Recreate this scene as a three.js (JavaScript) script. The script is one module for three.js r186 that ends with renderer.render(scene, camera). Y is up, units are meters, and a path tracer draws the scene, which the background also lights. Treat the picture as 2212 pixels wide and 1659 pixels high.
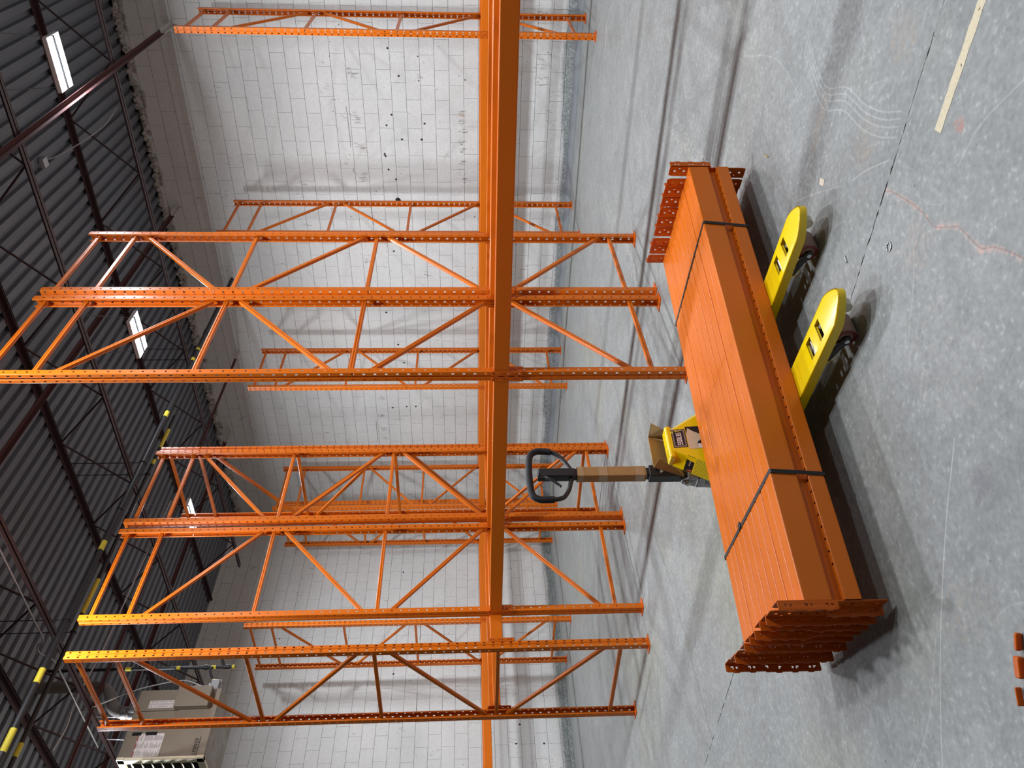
import * as THREE from 'three';
import { mergeGeometries, toCreasedNormals } from 'three/addons/utils/BufferGeometryUtils.js';
import { RoundedBoxGeometry } from 'three/addons/geometries/RoundedBoxGeometry.js';
import { RectAreaLightUniformsLib } from 'three/addons/lights/RectAreaLightUniformsLib.js';
RectAreaLightUniformsLib.init();

// ───────────────────────── camera, light level, exposure ─────────────────────────
// X runs along the right-hand wall away from the camera, Z towards that wall, y up.
const scene = new THREE.Scene();
scene.background = new THREE.Color(0x000000);
const EYE = 1.5438, YAW = 0.626362, PITCH = -0.055095, ROLL = -0.006465, FOCAL = 1738.83;
const camera = new THREE.PerspectiveCamera(2 * Math.atan(829.5 / FOCAL) * 180 / Math.PI, 2212 / 1659, 0.05, 60);
{ // the phone was held upright but the picture lies on its side: image left is up
  const sy = Math.sin(YAW), cy = Math.cos(YAW), sp = Math.sin(PITCH), cp = Math.cos(PITCH);
  const f = new THREE.Vector3(sy * cp, sp, cy * cp), r0 = new THREE.Vector3(-cy, 0, sy), u0 = new THREE.Vector3(-sy * sp, cp, -cy * sp);
  const r = r0.clone().multiplyScalar(Math.cos(ROLL)).addScaledVector(u0, Math.sin(ROLL));
  const u = r0.clone().multiplyScalar(-Math.sin(ROLL)).addScaledVector(u0, Math.cos(ROLL));
  const m = new THREE.Matrix4().makeBasis(u.clone().negate(), r, f.clone().negate());
  camera.quaternion.setFromRotationMatrix(m);
  camera.position.set(0, EYE, 0);
}
const LAMP_INTENSITY = 830, LAMP_TILT = 0.32, LAMP_Y = 5.37;
const LAMP_ROWS = [[8.2, [-0.94, 2.12, 5.18, 8.2]], [4.15, [-4.0, -0.9, 2.15, 5.1, 8.2]]];
const renderer = new THREE.WebGLRenderer({ antialias: true });
renderer.toneMapping = THREE.LinearToneMapping;
renderer.toneMappingExposure = 1.0;
renderer.shadowMap.enabled = true;

// ───────────────────────── helpers ─────────────────────────
const used = new Map();
function numbered(name) { const n = used.get(name) ?? 0; used.set(name, n + 1); return n ? name + '_' + String(n).padStart(3, '0') : name; }
function rng(seed) { let s = seed >>> 0; return () => { s = (s + 0x6d2b79f5) | 0; let t = Math.imul(s ^ (s >>> 15), 1 | s); t = (t + Math.imul(t ^ (t >>> 7), 61 | t)) ^ t; return ((t ^ (t >>> 14)) >>> 0) / 4294967296; }; }
const V = (x, y, z) => new THREE.Vector3(x, y, z);
function tag(o, label, category, group) { o.userData.label = label; o.userData.category = category; if (group) o.userData.group = group; return o; }
function thing(name, label, category, pos = [0, 0, 0], turn = 0, group) {
  const o = new THREE.Group(); o.name = numbered(name); o.position.set(...pos); o.rotation.y = turn; scene.add(o);
  return tag(o, label, category, group);
}
function part(name, geo, mat, parent, label) {
  const g = Array.isArray(geo) ? merge(geo) : geo, m = new THREE.Mesh(g, mat);
  m.name = parent === scene ? numbered(name) : childName(name, parent); m.castShadow = m.receiveShadow = true; parent.add(m);
  if (label) m.userData.label = label;
  return m;
}
function childName(name, parent) { parent.userData_names ??= new Map(); const n = parent.userData_names.get(name) ?? 0; parent.userData_names.set(name, n + 1); return n ? name + '_' + String(n).padStart(3, '0') : name; }
function struct(name) { const g = new THREE.Group(); g.name = numbered(name); g.userData.kind = 'structure'; scene.add(g); return g; }
function prep(g) { g = g.index ? g.toNonIndexed() : g; for (const k of Object.keys(g.attributes)) if (!['position', 'normal', 'uv'].includes(k)) g.deleteAttribute(k); if (!g.attributes.uv) g.setAttribute('uv', new THREE.BufferAttribute(new Float32Array(g.attributes.position.count * 2), 2)); g.clearGroups(); return g; }
function merge(list) { return list.length === 1 ? list[0] : mergeGeometries(list.map(prep)); }
function box(w, h, d, x = 0, y = 0, z = 0, r = 0) { const g = r ? new RoundedBoxGeometry(w, h, d, 2, r) : new THREE.BoxGeometry(w, h, d); return g.translate(x, y, z); }
function cyl(r, h, x = 0, y = 0, z = 0, axis = 'y', seg = 20, r2 = r) { const g = new THREE.CylinderGeometry(r2, r, h, seg); if (axis === 'x') g.rotateZ(-Math.PI / 2); if (axis === 'z') g.rotateX(Math.PI / 2); return g.translate(x, y, z); }
function rodGeo(a, b, r, seg = 10) { const d = b.clone().sub(a), g = new THREE.CylinderGeometry(r, r, d.length(), seg); g.applyQuaternion(new THREE.Quaternion().setFromUnitVectors(V(0, 1, 0), d.clone().normalize())); return g.translate((a.x + b.x) / 2, (a.y + b.y) / 2, (a.z + b.z) / 2); }
function tube(pts, r, seg = 40, rad = 10, closed = false) { return new THREE.TubeGeometry(new THREE.CatmullRomCurve3(pts, closed, 'catmullrom', 0.4), seg, r, rad, closed); }
function bar(a, b, w, h, up = V(0, 1, 0), r = 0) { // rectangular bar between two points
  const d = b.clone().sub(a), L = d.length(), x = d.clone().normalize(), z = x.clone().cross(up).normalize(), y = z.clone().cross(x);
  const g = r ? new RoundedBoxGeometry(L, h, w, 2, r) : new THREE.BoxGeometry(L, h, w);
  return g.applyMatrix4(new THREE.Matrix4().makeBasis(x, y, z)).translate((a.x + b.x) / 2, (a.y + b.y) / 2, (a.z + b.z) / 2);
}

// swept sheet profile: rounded corners, optional rows of punched holes, optional sheet thickness
class Geo {
  constructor() { this.p = []; this.n = []; this.t = []; }
  quad(a, b, c, d, na, nb, nc, nd, ua, ub, uc, ud) { for (const [q, m, w] of [[a, na, ua], [b, nb, ub], [c, nc, uc], [a, na, ua], [c, nc, uc], [d, nd, ud]]) { this.p.push(...q); this.n.push(...m); this.t.push(...(w ?? [q[0] + q[2], q[1]])); } }
  done() { const g = new THREE.BufferGeometry(); g.setAttribute('position', new THREE.Float32BufferAttribute(this.p, 3)); g.setAttribute('normal', new THREE.Float32BufferAttribute(this.n, 3)); g.setAttribute('uv', new THREE.Float32BufferAttribute(this.t, 2)); return fixWinding(g); }
}
function roundProfile(pts, closed) { // pts [x, z, radius]; going round so that the outside lies to the right
  const segs = [], n = pts.length, corner = pts.map((p, i) => {
    if (!closed && (i === 0 || i === n - 1)) return null;
    const a = pts[(i + n - 1) % n], b = pts[(i + 1) % n], da = norm2([p[0] - a[0], p[1] - a[1]]), db = norm2([b[0] - p[0], b[1] - p[1]]);
    const turn = Math.acos(Math.max(-1, Math.min(1, da[0] * db[0] + da[1] * db[1]))), cut = (p[2] ?? 0) * Math.tan(turn / 2);
    return { in: [p[0] - da[0] * cut, p[1] - da[1] * cut], out: [p[0] + db[0] * cut, p[1] + db[1] * cut], cut, da, db };
  });
  for (let i = 0; i < (closed ? n : n - 1); i++) {
    const j = (i + 1) % n, a = corner[i] ? corner[i].out : pts[i], b = corner[j] ? corner[j].in : pts[j], d = norm2([b[0] - a[0], b[1] - a[1]]), nn = [d[1], -d[0]];
    segs.push({ a, b, na: nn, nb: nn, src: i, off: corner[i]?.cut ?? 0 });
    const c = corner[j];
    if (c && c.cut > 1e-5) { // arc in three steps
      const n0 = [c.da[1], -c.da[0]], n1 = [c.db[1], -c.db[0]]; let pa = c.in, na = n0;
      for (let k = 1; k <= 3; k++) {
        const t = k / 3, nm = norm2([n0[0] * (1 - t) + n1[0] * t, n0[1] * (1 - t) + n1[1] * t]);
        const s = 1 - t, q = [s * s * c.in[0] + 2 * s * t * pts[j][0] + t * t * c.out[0], s * s * c.in[1] + 2 * s * t * pts[j][1] + t * t * c.out[1]];
        segs.push({ a: pa, b: q, na, nb: nm }); pa = q; na = nm;
      }
    }
  }
  return segs;
}
function norm2(v) { const l = Math.hypot(v[0], v[1]) || 1; return [v[0] / l, v[1] / l]; }
// holes: { segment: [{ s0, s1, y0, y1, pitch, count }] }
function sweep(pts, closed, H, holes = {}, thick = 0) {
  const G = new Geo(), segs = roundProfile(pts, closed);
  for (const sg of segs) {
    const L = Math.hypot(sg.b[0] - sg.a[0], sg.b[1] - sg.a[1]);
    const at = (s, y, in_) => { const t = s / L, nx = sg.na[0] * (1 - t) + sg.nb[0] * t, nz = sg.na[1] * (1 - t) + sg.nb[1] * t; return [sg.a[0] + (sg.b[0] - sg.a[0]) * t - nx * in_, y, sg.a[1] + (sg.b[1] - sg.a[1]) * t - nz * in_]; };
    const nm = (s, k) => { const t = s / L, v = norm2([sg.na[0] * (1 - t) + sg.nb[0] * t, sg.na[1] * (1 - t) + sg.nb[1] * t]); return [v[0] * k, 0, v[1] * k]; };
    const face = (s0, s1, y0, y1) => {
      const uv = [[s0 + (sg.src ?? 0) * 0.13, y0], [s0 + (sg.src ?? 0) * 0.13, y1], [s1 + (sg.src ?? 0) * 0.13, y1], [s1 + (sg.src ?? 0) * 0.13, y0]];
      G.quad(at(s0, y0, 0), at(s0, y1, 0), at(s1, y1, 0), at(s1, y0, 0), nm(s0, 1), nm(s0, 1), nm(s1, 1), nm(s1, 1), ...uv);
      if (thick) G.quad(at(s0, y0, thick), at(s1, y0, thick), at(s1, y1, thick), at(s0, y1, thick), nm(s0, -1), nm(s1, -1), nm(s1, -1), nm(s0, -1), uv[0], uv[3], uv[2], uv[1]);
    };
    const cols = sg.src === undefined ? [] : holes[sg.src] ?? []; let s = 0;
    for (const h of cols) {
      const s0 = h.s0 - sg.off, s1 = h.s1 - sg.off; face(s, s0, 0, H); let y = 0;
      for (let k = 0; k < h.count; k++) {
        const a = h.y0 + k * h.pitch, b = h.y1 + k * h.pitch; face(s0, s1, y, a); y = b;
        if (thick) {
          const d = norm2([sg.b[0] - sg.a[0], sg.b[1] - sg.a[1]]), e = (p0, y0, p1, y1, n) => G.quad(at(p0, y0, 0), at(p1, y1, 0), at(p1, y1, thick), at(p0, y0, thick), n, n, n, n);
          e(s0, a, s1, a, [0, 1, 0]); e(s1, b, s0, b, [0, -1, 0]); e(s0, b, s0, a, [d[0], 0, d[1]]); e(s1, a, s1, b, [-d[0], 0, -d[1]]);
        }
      }
      face(s0, s1, y, H); s = s1;
    }
    face(s, L, 0, H);
    if (thick) for (const [y, k] of [[0, -1], [H, 1]]) { const n = [0, k, 0]; G.quad(at(0, y, 0), at(L, y, 0), at(L, y, thick), at(0, y, thick), n, n, n, n); }
  }
  if (thick && !closed) for (const [sg, end] of [[segs[0], 0], [segs.at(-1), 1]]) {
    const p = end ? sg.b : sg.a, n2 = end ? sg.nb : sg.na, d = norm2([sg.b[0] - sg.a[0], sg.b[1] - sg.a[1]]), n = [d[0] * (end ? 1 : -1), 0, d[1] * (end ? 1 : -1)], q = [p[0] - n2[0] * thick, p[1] - n2[1] * thick];
    G.quad([p[0], 0, p[1]], [p[0], H, p[1]], [q[0], H, q[1]], [q[0], 0, q[1]], n, n, n, n);
  }
  return G.done();
}
function extrude(shape, depth, bevel = 0, crease = 0.6) { const g = new THREE.ExtrudeGeometry(shape, { depth: depth - 2 * bevel, bevelEnabled: bevel > 0, bevelThickness: bevel, bevelSize: bevel, bevelOffset: -bevel, bevelSegments: 2, curveSegments: 10 }); g.translate(0, 0, bevel); return toCreasedNormals(g, crease); }
function poly(pts) { const s = new THREE.Shape(); pts.forEach((p, i) => (i ? s.lineTo(p[0], p[1]) : s.moveTo(p[0], p[1]))); s.closePath(); return s; }
function hole(shape, pts) { const p = new THREE.Path(); pts.forEach((q, i) => (i ? p.lineTo(q[0], q[1]) : p.moveTo(q[0], q[1]))); p.closePath(); shape.holes.push(p); }
function round(shape, x, y, r) { const p = new THREE.Path(); p.absarc(x, y, r, 0, Math.PI * 2, true); shape.holes.push(p); }

// ───────────────────────── textures ─────────────────────────
function hash(x, y, s) { let h = Math.imul(x, 374761393) + Math.imul(y, 668265263) + Math.imul(s, 974634163); h = Math.imul(h ^ (h >>> 13), 1274126177); return ((h ^ (h >>> 16)) >>> 0) / 4294967296; }
function noiseField(W, H, cellsX, cellsY, octaves, seed, gain = 0.5) { // tileable value noise, 0..1 about 0.5
  const out = new Float32Array(W * H); let amp = 1, total = 0, cx = cellsX, cy = cellsY;
  for (let o = 0; o < octaves; o++) {
    total += amp;
    const ux = new Int32Array(W), fx = new Float32Array(W);
    for (let x = 0; x < W; x++) { const p = (x / W) * cx, i = Math.floor(p), f = p - i; ux[x] = i; fx[x] = f * f * (3 - 2 * f); }
    for (let y = 0; y < H; y++) {
      const p = (y / H) * cy, j = Math.floor(p), f = p - j, fy = f * f * (3 - 2 * f), j1 = (j + 1) % cy; let last = -1, a = 0, b = 0, c = 0, d = 0;
      for (let x = 0; x < W; x++) {
        const i = ux[x];
        if (i !== last) { const i1 = (i + 1) % cx; a = hash(i, j, seed + o); b = hash(i1, j, seed + o); c = hash(i, j1, seed + o); d = hash(i1, j1, seed + o); last = i; }
        const t = fx[x]; out[y * W + x] += amp * ((a + (b - a) * t) * (1 - fy) + (c + (d - c) * t) * fy);
      }
    }
    amp *= gain; cx *= 2; cy *= 2;
  }
  for (let i = 0; i < out.length; i++) out[i] /= total;
  return out;
}
function canvasOf(W, H) { const c = document.createElement('canvas'); c.width = W; c.height = H; return c; }
function canvasTex(c, srgb = true) { const t = new THREE.CanvasTexture(c); if (srgb) t.colorSpace = THREE.SRGBColorSpace; t.wrapS = t.wrapT = THREE.ClampToEdgeWrapping; t.magFilter = THREE.LinearFilter; t.anisotropy = 8; return t; }
function dataTex(field, W, H, f, repeat, srgb) { const d = new Uint8Array(W * H * 4); for (let i = 0; i < W * H; i++) { const v = f(field[i], i); if (v.length) { d[i * 4] = v[0]; d[i * 4 + 1] = v[1]; d[i * 4 + 2] = v[2]; } else d[i * 4] = d[i * 4 + 1] = d[i * 4 + 2] = v; d[i * 4 + 3] = 255; } const t = new THREE.DataTexture(d, W, H); t.wrapS = t.wrapT = THREE.RepeatWrapping; t.magFilter = THREE.LinearFilter; t.minFilter = THREE.LinearMipmapLinearFilter; if (srgb) t.colorSpace = THREE.SRGBColorSpace; t.repeat.set(repeat, repeat); t.needsUpdate = true; return t; }
const clamp8 = (v) => Math.max(0, Math.min(255, v | 0));
const grain = noiseField(512, 512, 32, 32, 5, 11, 0.7);
const grainBump = dataTex(grain, 512, 512, (v) => clamp8(v * 255), 1);
const dusty = noiseField(256, 256, 6, 6, 5, 23, 0.6);
const roughTex = dataTex(dusty, 256, 256, (v) => clamp8(70 + v * 150), 1.4);
const roughTex2 = dataTex(dusty, 256, 256, (v) => clamp8(110 + v * 140), 1.1);

const std = (o) => new THREE.MeshStandardMaterial(o), phys = (o) => new THREE.MeshPhysicalMaterial(o);
const M = {
  orange: phys({ color: 0xd26a12, roughness: 0.6, roughnessMap: roughTex, specularIntensity: 0.45, clearcoat: 0.16, clearcoatRoughness: 0.18 }),
  orangePlate: phys({ color: 0xc45a0f, roughness: 0.6, roughnessMap: roughTex, specularIntensity: 0.4, clearcoat: 0.12, clearcoatRoughness: 0.25 }),
  joist: std({ color: 0x3a2427, roughness: 0.75, roughnessMap: roughTex2 }),
  bridging: std({ color: 0x4d2e2d, roughness: 1 }),
  deck: std({ color: 0x686c72, roughness: 0.7, metalness: 0.25, roughnessMap: roughTex2 }),
  foam: std({ color: 0xb4afa7, roughness: 0.95, bumpMap: grainBump, bumpScale: 0.01 }),
  yellow: phys({ color: 0xf4d500, roughness: 0.5, roughnessMap: roughTex, clearcoat: 0.4, clearcoatRoughness: 0.2 }),
  black: phys({ color: 0x17171a, roughness: 0.5, clearcoat: 0.3, clearcoatRoughness: 0.3 }),
  rubber: std({ color: 0x1d1f23, roughness: 0.7 }),
  strap: std({ color: 0x17161a, roughness: 0.6 }),
  steel: std({ color: 0xb9bbbd, roughness: 0.35, metalness: 0.9, roughnessMap: roughTex }),
  zinc: std({ color: 0xa9acae, roughness: 0.5, metalness: 0.85, roughnessMap: roughTex2 }),
  dustyZinc: std({ color: 0x6e6a65, roughness: 0.8, metalness: 0.3 }),
  cast: std({ color: 0x9b9c9d, roughness: 0.45, metalness: 0.7 }),
  wheelRed: phys({ color: 0x7a2620, roughness: 0.45, clearcoat: 0.3 }),
  wheelTread: std({ color: 0xa5857b, roughness: 0.6 }),
  nylon: std({ color: 0xd7d3c4, roughness: 0.4 }),
  cardboard: std({ color: 0xa88756, roughness: 0.9, bumpMap: grainBump, bumpScale: 0.001 }),
  pipe: std({ color: 0x2c2c2e, roughness: 0.5, metalness: 0.3 }),
  gasYellow: std({ color: 0xd8c83a, roughness: 0.6 }),
  conduit: std({ color: 0xb8b9ba, roughness: 0.45, metalness: 0.6 }),
  cable: std({ color: 0xaeb0b0, roughness: 0.6 }),
  heaterBeige: std({ color: 0x7f7564, roughness: 0.6, roughnessMap: roughTex2 }),
  heaterCream: std({ color: 0xe9e4c4, roughness: 0.55 }),
  dark: std({ color: 0x0c0b0c, roughness: 0.9 }),
  lampHousing: std({ color: 0xe8e8e8, roughness: 0.5 }),
  divider: std({ color: 0x2a2b2d, roughness: 0.9 }),
  glow: std({ color: 0xffffff, emissive: 0xf4f8ff, emissiveIntensity: 9, roughness: 0.4 }),
  mortar: std({ color: 0xeae9e5, roughness: 0.95 }),
  joint: std({ color: 0x2c2624, roughness: 1 }),
};

// ───────────────────────── floor ─────────────────────────
const XW = 11.45, ZW = 11.48, X0 = -6, Z0 = -6, DECK = 6.07;
function floorTexture(x0, z0, w, h, W, H, seed, marks) {
  const c = canvasOf(W, H), ctx = c.getContext('2d'), img = new ImageData(W, H), sc = W / w;
  const big = noiseField(W, H, Math.ceil(w * 1.1), Math.ceil(h * 1.1), 4, seed, 0.55), mid = noiseField(W, H, Math.ceil(w * 7), Math.ceil(h * 7), 5, seed + 50, 0.8), fine = noiseField(W, H, Math.ceil(w * 60), Math.ceil(h * 60), 2, seed + 90, 0.8), tint = noiseField(W, H, Math.ceil(w * 0.8), Math.ceil(h * 0.8), 3, seed + 130, 0.6);
  for (let i = 0; i < W * H; i++) {
    const v = 136 + (big[i] - 0.5) * 12 + (mid[i] - 0.5) * 24 + (fine[i] - 0.5) * 30 + (fine[i] > 0.8 ? 12 : 0), t = Math.max(0, tint[i] - 0.58) * 36;
    img.data[i * 4] = clamp8(v + t * 0.4 - 1); img.data[i * 4 + 1] = clamp8(v + t * 0.25 + 3); img.data[i * 4 + 2] = clamp8(v - t * 0.7); img.data[i * 4 + 3] = 255;
  }
  ctx.putImageData(img, 0, 0);
  const R = rng(seed * 7 + 1), P = (x, z) => [(x - x0) * sc, H - (z - z0) * sc];
  ctx.lineCap = 'round';
  for (let k = 0; k < w * h * 26; k++) { // scuffs: thin light scratches, now and then a dark one
    let x = R() * W, y = R() * H, a = R() * 6.28, L = (0.04 + R() * R() * 0.45) * sc, bend = (R() - 0.5) * 2.2;
    ctx.strokeStyle = R() < 0.86 ? `rgba(222,224,222,${0.05 + R() * 0.2})` : `rgba(70,68,66,${0.08 + R() * 0.2})`; ctx.lineWidth = (0.0012 + R() * 0.002) * sc;
    ctx.beginPath(); ctx.moveTo(x, y); for (let s = 0; s < 6; s++) { a += bend / 6; x += Math.cos(a) * L / 6; y += Math.sin(a) * L / 6; ctx.lineTo(x, y); } ctx.stroke();
  }
  for (let k = 0; k < w * h * 1.3; k++) { // pale trowel and tyre rubs
    const x = R() * W, y = R() * H, n = 10 + R() * 22, a0 = R() * 3.14;
    for (let j = 0; j < n; j++) { const bx = x + (R() - 0.5) * 0.3 * sc, by = y + (R() - 0.5) * 0.3 * sc, L = (0.02 + R() * 0.1) * sc; ctx.strokeStyle = `rgba(214,216,212,${0.05 + R() * 0.14})`; ctx.lineWidth = (0.0015 + R() * 0.003) * sc; ctx.beginPath(); ctx.moveTo(bx, by); ctx.lineTo(bx + Math.cos(a0) * L, by + Math.sin(a0) * L); ctx.stroke(); }
  }
  for (let k = 0; k < w * h * 3; k++) { const x = R() * W, y = R() * H; ctx.fillStyle = R() < 0.7 ? `rgba(35,32,30,${0.5 + R() * 0.4})` : 'rgba(235,235,228,.7)'; ctx.beginPath(); ctx.ellipse(x, y, (0.001 + R() * 0.003) * sc, (0.001 + R() * 0.006) * sc, R() * 3, 0, 6.3); ctx.fill(); }
  const line = (pts, color, wd) => { ctx.strokeStyle = color; ctx.lineWidth = wd * sc; ctx.beginPath(); pts.forEach((p, i) => { const q = P(...p); i ? ctx.lineTo(...q) : ctx.moveTo(...q); }); ctx.stroke(); };
  const curve = (pts, color, wd) => line(new THREE.CatmullRomCurve3(pts.map((p) => V(p[0], 0, p[1]))).getPoints(40).map((p) => [p.x, p.z]), color, wd);
  const stain = (x, z, rx, rz, color, n, a = 0) => { for (let k = 0; k < n; k++) { const u = R() * 6.28, q = Math.sqrt(R()) * (0.6 + 0.4 * R()), px = Math.cos(u) * q * rx, pz = Math.sin(u) * q * rz, [cx, cy] = P(x + px * Math.cos(a) - pz * Math.sin(a), z + px * Math.sin(a) + pz * Math.cos(a)); ctx.fillStyle = color; ctx.beginPath(); ctx.ellipse(cx, cy, (0.002 + R() * 0.008) * sc, (0.002 + R() * 0.012) * sc, R() * 3, 0, 6.3); ctx.fill(); } };
  const rub = (pts, wd, color, n) => { for (let k = 0; k < n; k++) { const t = R() * (pts.length - 1), i = Math.min(pts.length - 2, Math.floor(t)), f = t - i, x = pts[i][0] * (1 - f) + pts[i + 1][0] * f + (R() - 0.5) * wd, z = pts[i][1] * (1 - f) + pts[i + 1][1] * f + (R() - 0.5) * wd, [cx, cy] = P(x, z); ctx.fillStyle = color; ctx.beginPath(); ctx.ellipse(cx, cy, (0.002 + R() * 0.009) * sc, (0.002 + R() * 0.006) * sc, R() * 3, 0, 6.3); ctx.fill(); } };
  marks?.({ ctx, P, sc, R, line, curve, stain, rub });
  const t = canvasTex(c); t.repeat.set(1 / w, 1 / h); t.offset.set(-x0 / w, -z0 / h); return t;
}
const JX = 4.86, JZ = 2.758, SZ = 10.67, SX = 10.6;
const bumpFloor = grainBump.clone(); bumpFloor.repeat.set(2.2, 2.2); bumpFloor.needsUpdate = true;
const floorMat = (map) => std({ map, roughness: 0.72, roughnessMap: roughTex2, bumpMap: bumpFloor, bumpScale: 0.0008 });
const slabNear = floorMat(floorTexture(-1, -0.6, 6.6, 3.4, 2048, 1055, 3, ({ line, curve, stain, R, rub }) => {
  const crack = [[1.13, 2.76], [1.11, 2.72], [1.1, 2.63], [1.09, 2.56], [1.09, 2.48], [1.1, 2.39], [1.07, 2.33], [1.04, 2.27], [1.05, 2.14], [1.05, 2.12], [1.02, 2.08], [1.0, 2.01], [0.99, 1.94], [0.93, 1.83], [0.9, 1.7], [0.85, 1.55]];
  rub(crack, 0.02, 'rgba(205,165,150,.3)', 260);
  line(crack.map(([x, z]) => [x + (R() - 0.5) * 0.008, z]), 'rgba(120,85,72,.75)', 0.0026);
  curve([[0.89, 2.38], [0.76, 2.35], [0.65, 2.28], [0.5, 2.16]], 'rgba(225,226,224,.45)', 0.003);
  curve([[1.1, 2.55], [1.3, 2.4], [1.5, 2.3]], 'rgba(215,205,190,.4)', 0.003);
  curve([[1.6, 1.9], [1.9, 1.75], [2.3, 1.5], [2.8, 1.1]], 'rgba(228,228,224,.5)', 0.004);
  curve([[2.2, 1.6], [2.5, 1.45], [2.9, 1.4]], 'rgba(228,228,224,.4)', 0.003);
  curve([[1.3, 1.75], [1.55, 1.55], [1.75, 1.3], [2.0, 1.0]], 'rgba(90,86,82,.35)', 0.0025);
  stain(1.62, 1.72, 0.07, 0.06, 'rgba(112,112,116,.12)', 160); stain(1.2, 2.45, 0.12, 0.1, 'rgba(190,165,145,.12)', 160);
  stain(2.0, 1.55, 0.2, 0.12, 'rgba(170,150,128,.12)', 260, 0.6); stain(1.4, 2.1, 0.25, 0.3, 'rgba(182,178,160,.10)', 400);
  stain(0.78, 2.45, 0.03, 0.03, 'rgba(176,120,108,.3)', 30);
}));
const slabMain = floorMat(floorTexture(-1, 2.6, 6, 8.2, 1500, 2048, 5, ({ line, curve, stain, R, rub, P, ctx, sc }) => {
  for (const [pts, w] of [[[[1.86, 6.04], [1.85, 5.03], [1.84, 4.6]], 0.055], [[[1.97, 6.13], [1.94, 5.25], [1.92, 4.6]], 0.055], [[[3.53, 8.67], [3.51, 7.83], [3.45, 6.84], [3.41, 6.26]], 0.06], [[[3.66, 8.5], [3.58, 6.9], [3.52, 6.2]], 0.05], [[[1.93, 9.36], [2.29, 9.29]], 0.02]]) { rub(pts, w, 'rgba(214,210,196,.22)', 420); rub(pts, w, 'rgba(60,56,52,.5)', 26); }
  const sw = [[0.8, 3.82], [0.89, 3.66], [0.95, 3.47], [0.9, 3.28], [0.91, 3.08], [0.89, 2.93], [0.85, 2.81]];
  for (const d of [0, 0.025, 0.05, 0.085]) curve(sw.map(([x, z]) => [x + d, z - d * 0.3]), 'rgba(232,234,232,.5)', 0.0028);
  curve([[1.19, 3.02], [1.12, 2.94], [1.02, 2.79]], 'rgba(238,240,238,.6)', 0.003); curve([[1.48, 3.49], [1.36, 3.3], [1.24, 3.09]], 'rgba(230,230,228,.4)', 0.003);
  curve([[1.1, 4.6], [1.0, 4.1], [1.1, 3.6]], 'rgba(230,230,228,.35)', 0.003);
  for (const [x, z, rx, rz] of [[0.7, 3.42, 0.12, 0.22], [0.95, 3.46, 0.2, 0.12], [1.3, 3.45, 0.16, 0.1]]) stain(x, z, rx, rz, 'rgba(86,84,80,.09)', 420);
  for (const [x, z, rx, rz] of [[0.64, 2.95, 0.1, 0.12], [1.04, 3.0, 0.12, 0.12], [1.1, 3.45, 0.2, 0.05], [1.15, 4.7, 0.14, 0.3], [3.2, 5.6, 0.4, 0.4], [4.3, 4.0, 0.4, 0.4]]) stain(x, z, rx, rz, 'rgba(150,132,108,.10)', 300);
  stain(3.42, 7.2, 0.08, 0.9, 'rgba(214,212,200,.12)', 300);
}));
const slabFar = floorMat(floorTexture(4.6, 2.6, 6.3, 8.3, 1400, 1844, 8, ({ stain, curve }) => { stain(6.1, 3.6, 0.6, 0.4, 'rgba(150,135,118,.08)', 400); curve([[5.3, 4.5], [5.6, 3.7], [6.4, 3.2]], 'rgba(90,86,82,.3)', 0.004); }));
const slabStrip = floorMat(floorTexture(-1, 10.4, 12.5, 1.2, 2048, 197, 13));
{
  const floor = struct('floor');
  part('subfloor', box(XW - X0, 0.1, ZW - Z0, (XW + X0) / 2, -0.13, (ZW + Z0) / 2), M.joint, floor);
  const R = rng(77);
  const edge = (a, b, n, amp) => { const o = []; for (let i = 0; i < n; i++) { const t = i / n, j = i ? (R() - 0.5) * amp : 0, dx = b[0] - a[0], dz = b[1] - a[1], L = Math.hypot(dx, dz); o.push([a[0] + dx * t - dz / L * j, a[1] + dz * t + dx / L * j]); } return o; };
  const slab = (name, pts, mat) => { const g = new THREE.ExtrudeGeometry(poly(pts), { depth: 0.08, bevelEnabled: false }); g.rotateX(Math.PI / 2); part('slab', g, mat, floor); };
  const w = 0.002;
  slab('near', [...edge([X0, JZ - w], [XW, JZ - w], 900, 0.007), [XW, JZ - w], [XW, Z0], [X0, Z0]].reverse(), slabNear);
  slab('main', [...edge([X0, JZ + w], [4.805, JZ + w], 560, 0.007), [4.805, JZ + w], [4.81, 4.05], ...edge([4.95, 4.95], [4.88, 10.66], 60, 0.003), [4.88, SZ - 0.006], [X0, SZ - 0.006]], slabMain);
  slab('far', [...edge([4.81, JZ + w], [XW, JZ + w], 330, 0.006), [XW, JZ + w], [SX - 0.006, JZ + w + 0.0001], [SX - 0.006, SZ - 0.006], [4.885, SZ - 0.006], [4.955, 4.95], [4.815, 4.05]].filter((p, i, a) => !(p[0] === XW)), slabFar);
  slab('strip', [[X0, SZ + 0.006], [XW, SZ + 0.006], [XW, ZW], [X0, ZW]], slabStrip);
  slab('strip2', [[SX + 0.006, JZ + w], [XW, JZ + w], [XW, SZ - 0.004], [SX + 0.006, SZ - 0.004]], slabStrip);
}

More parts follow.
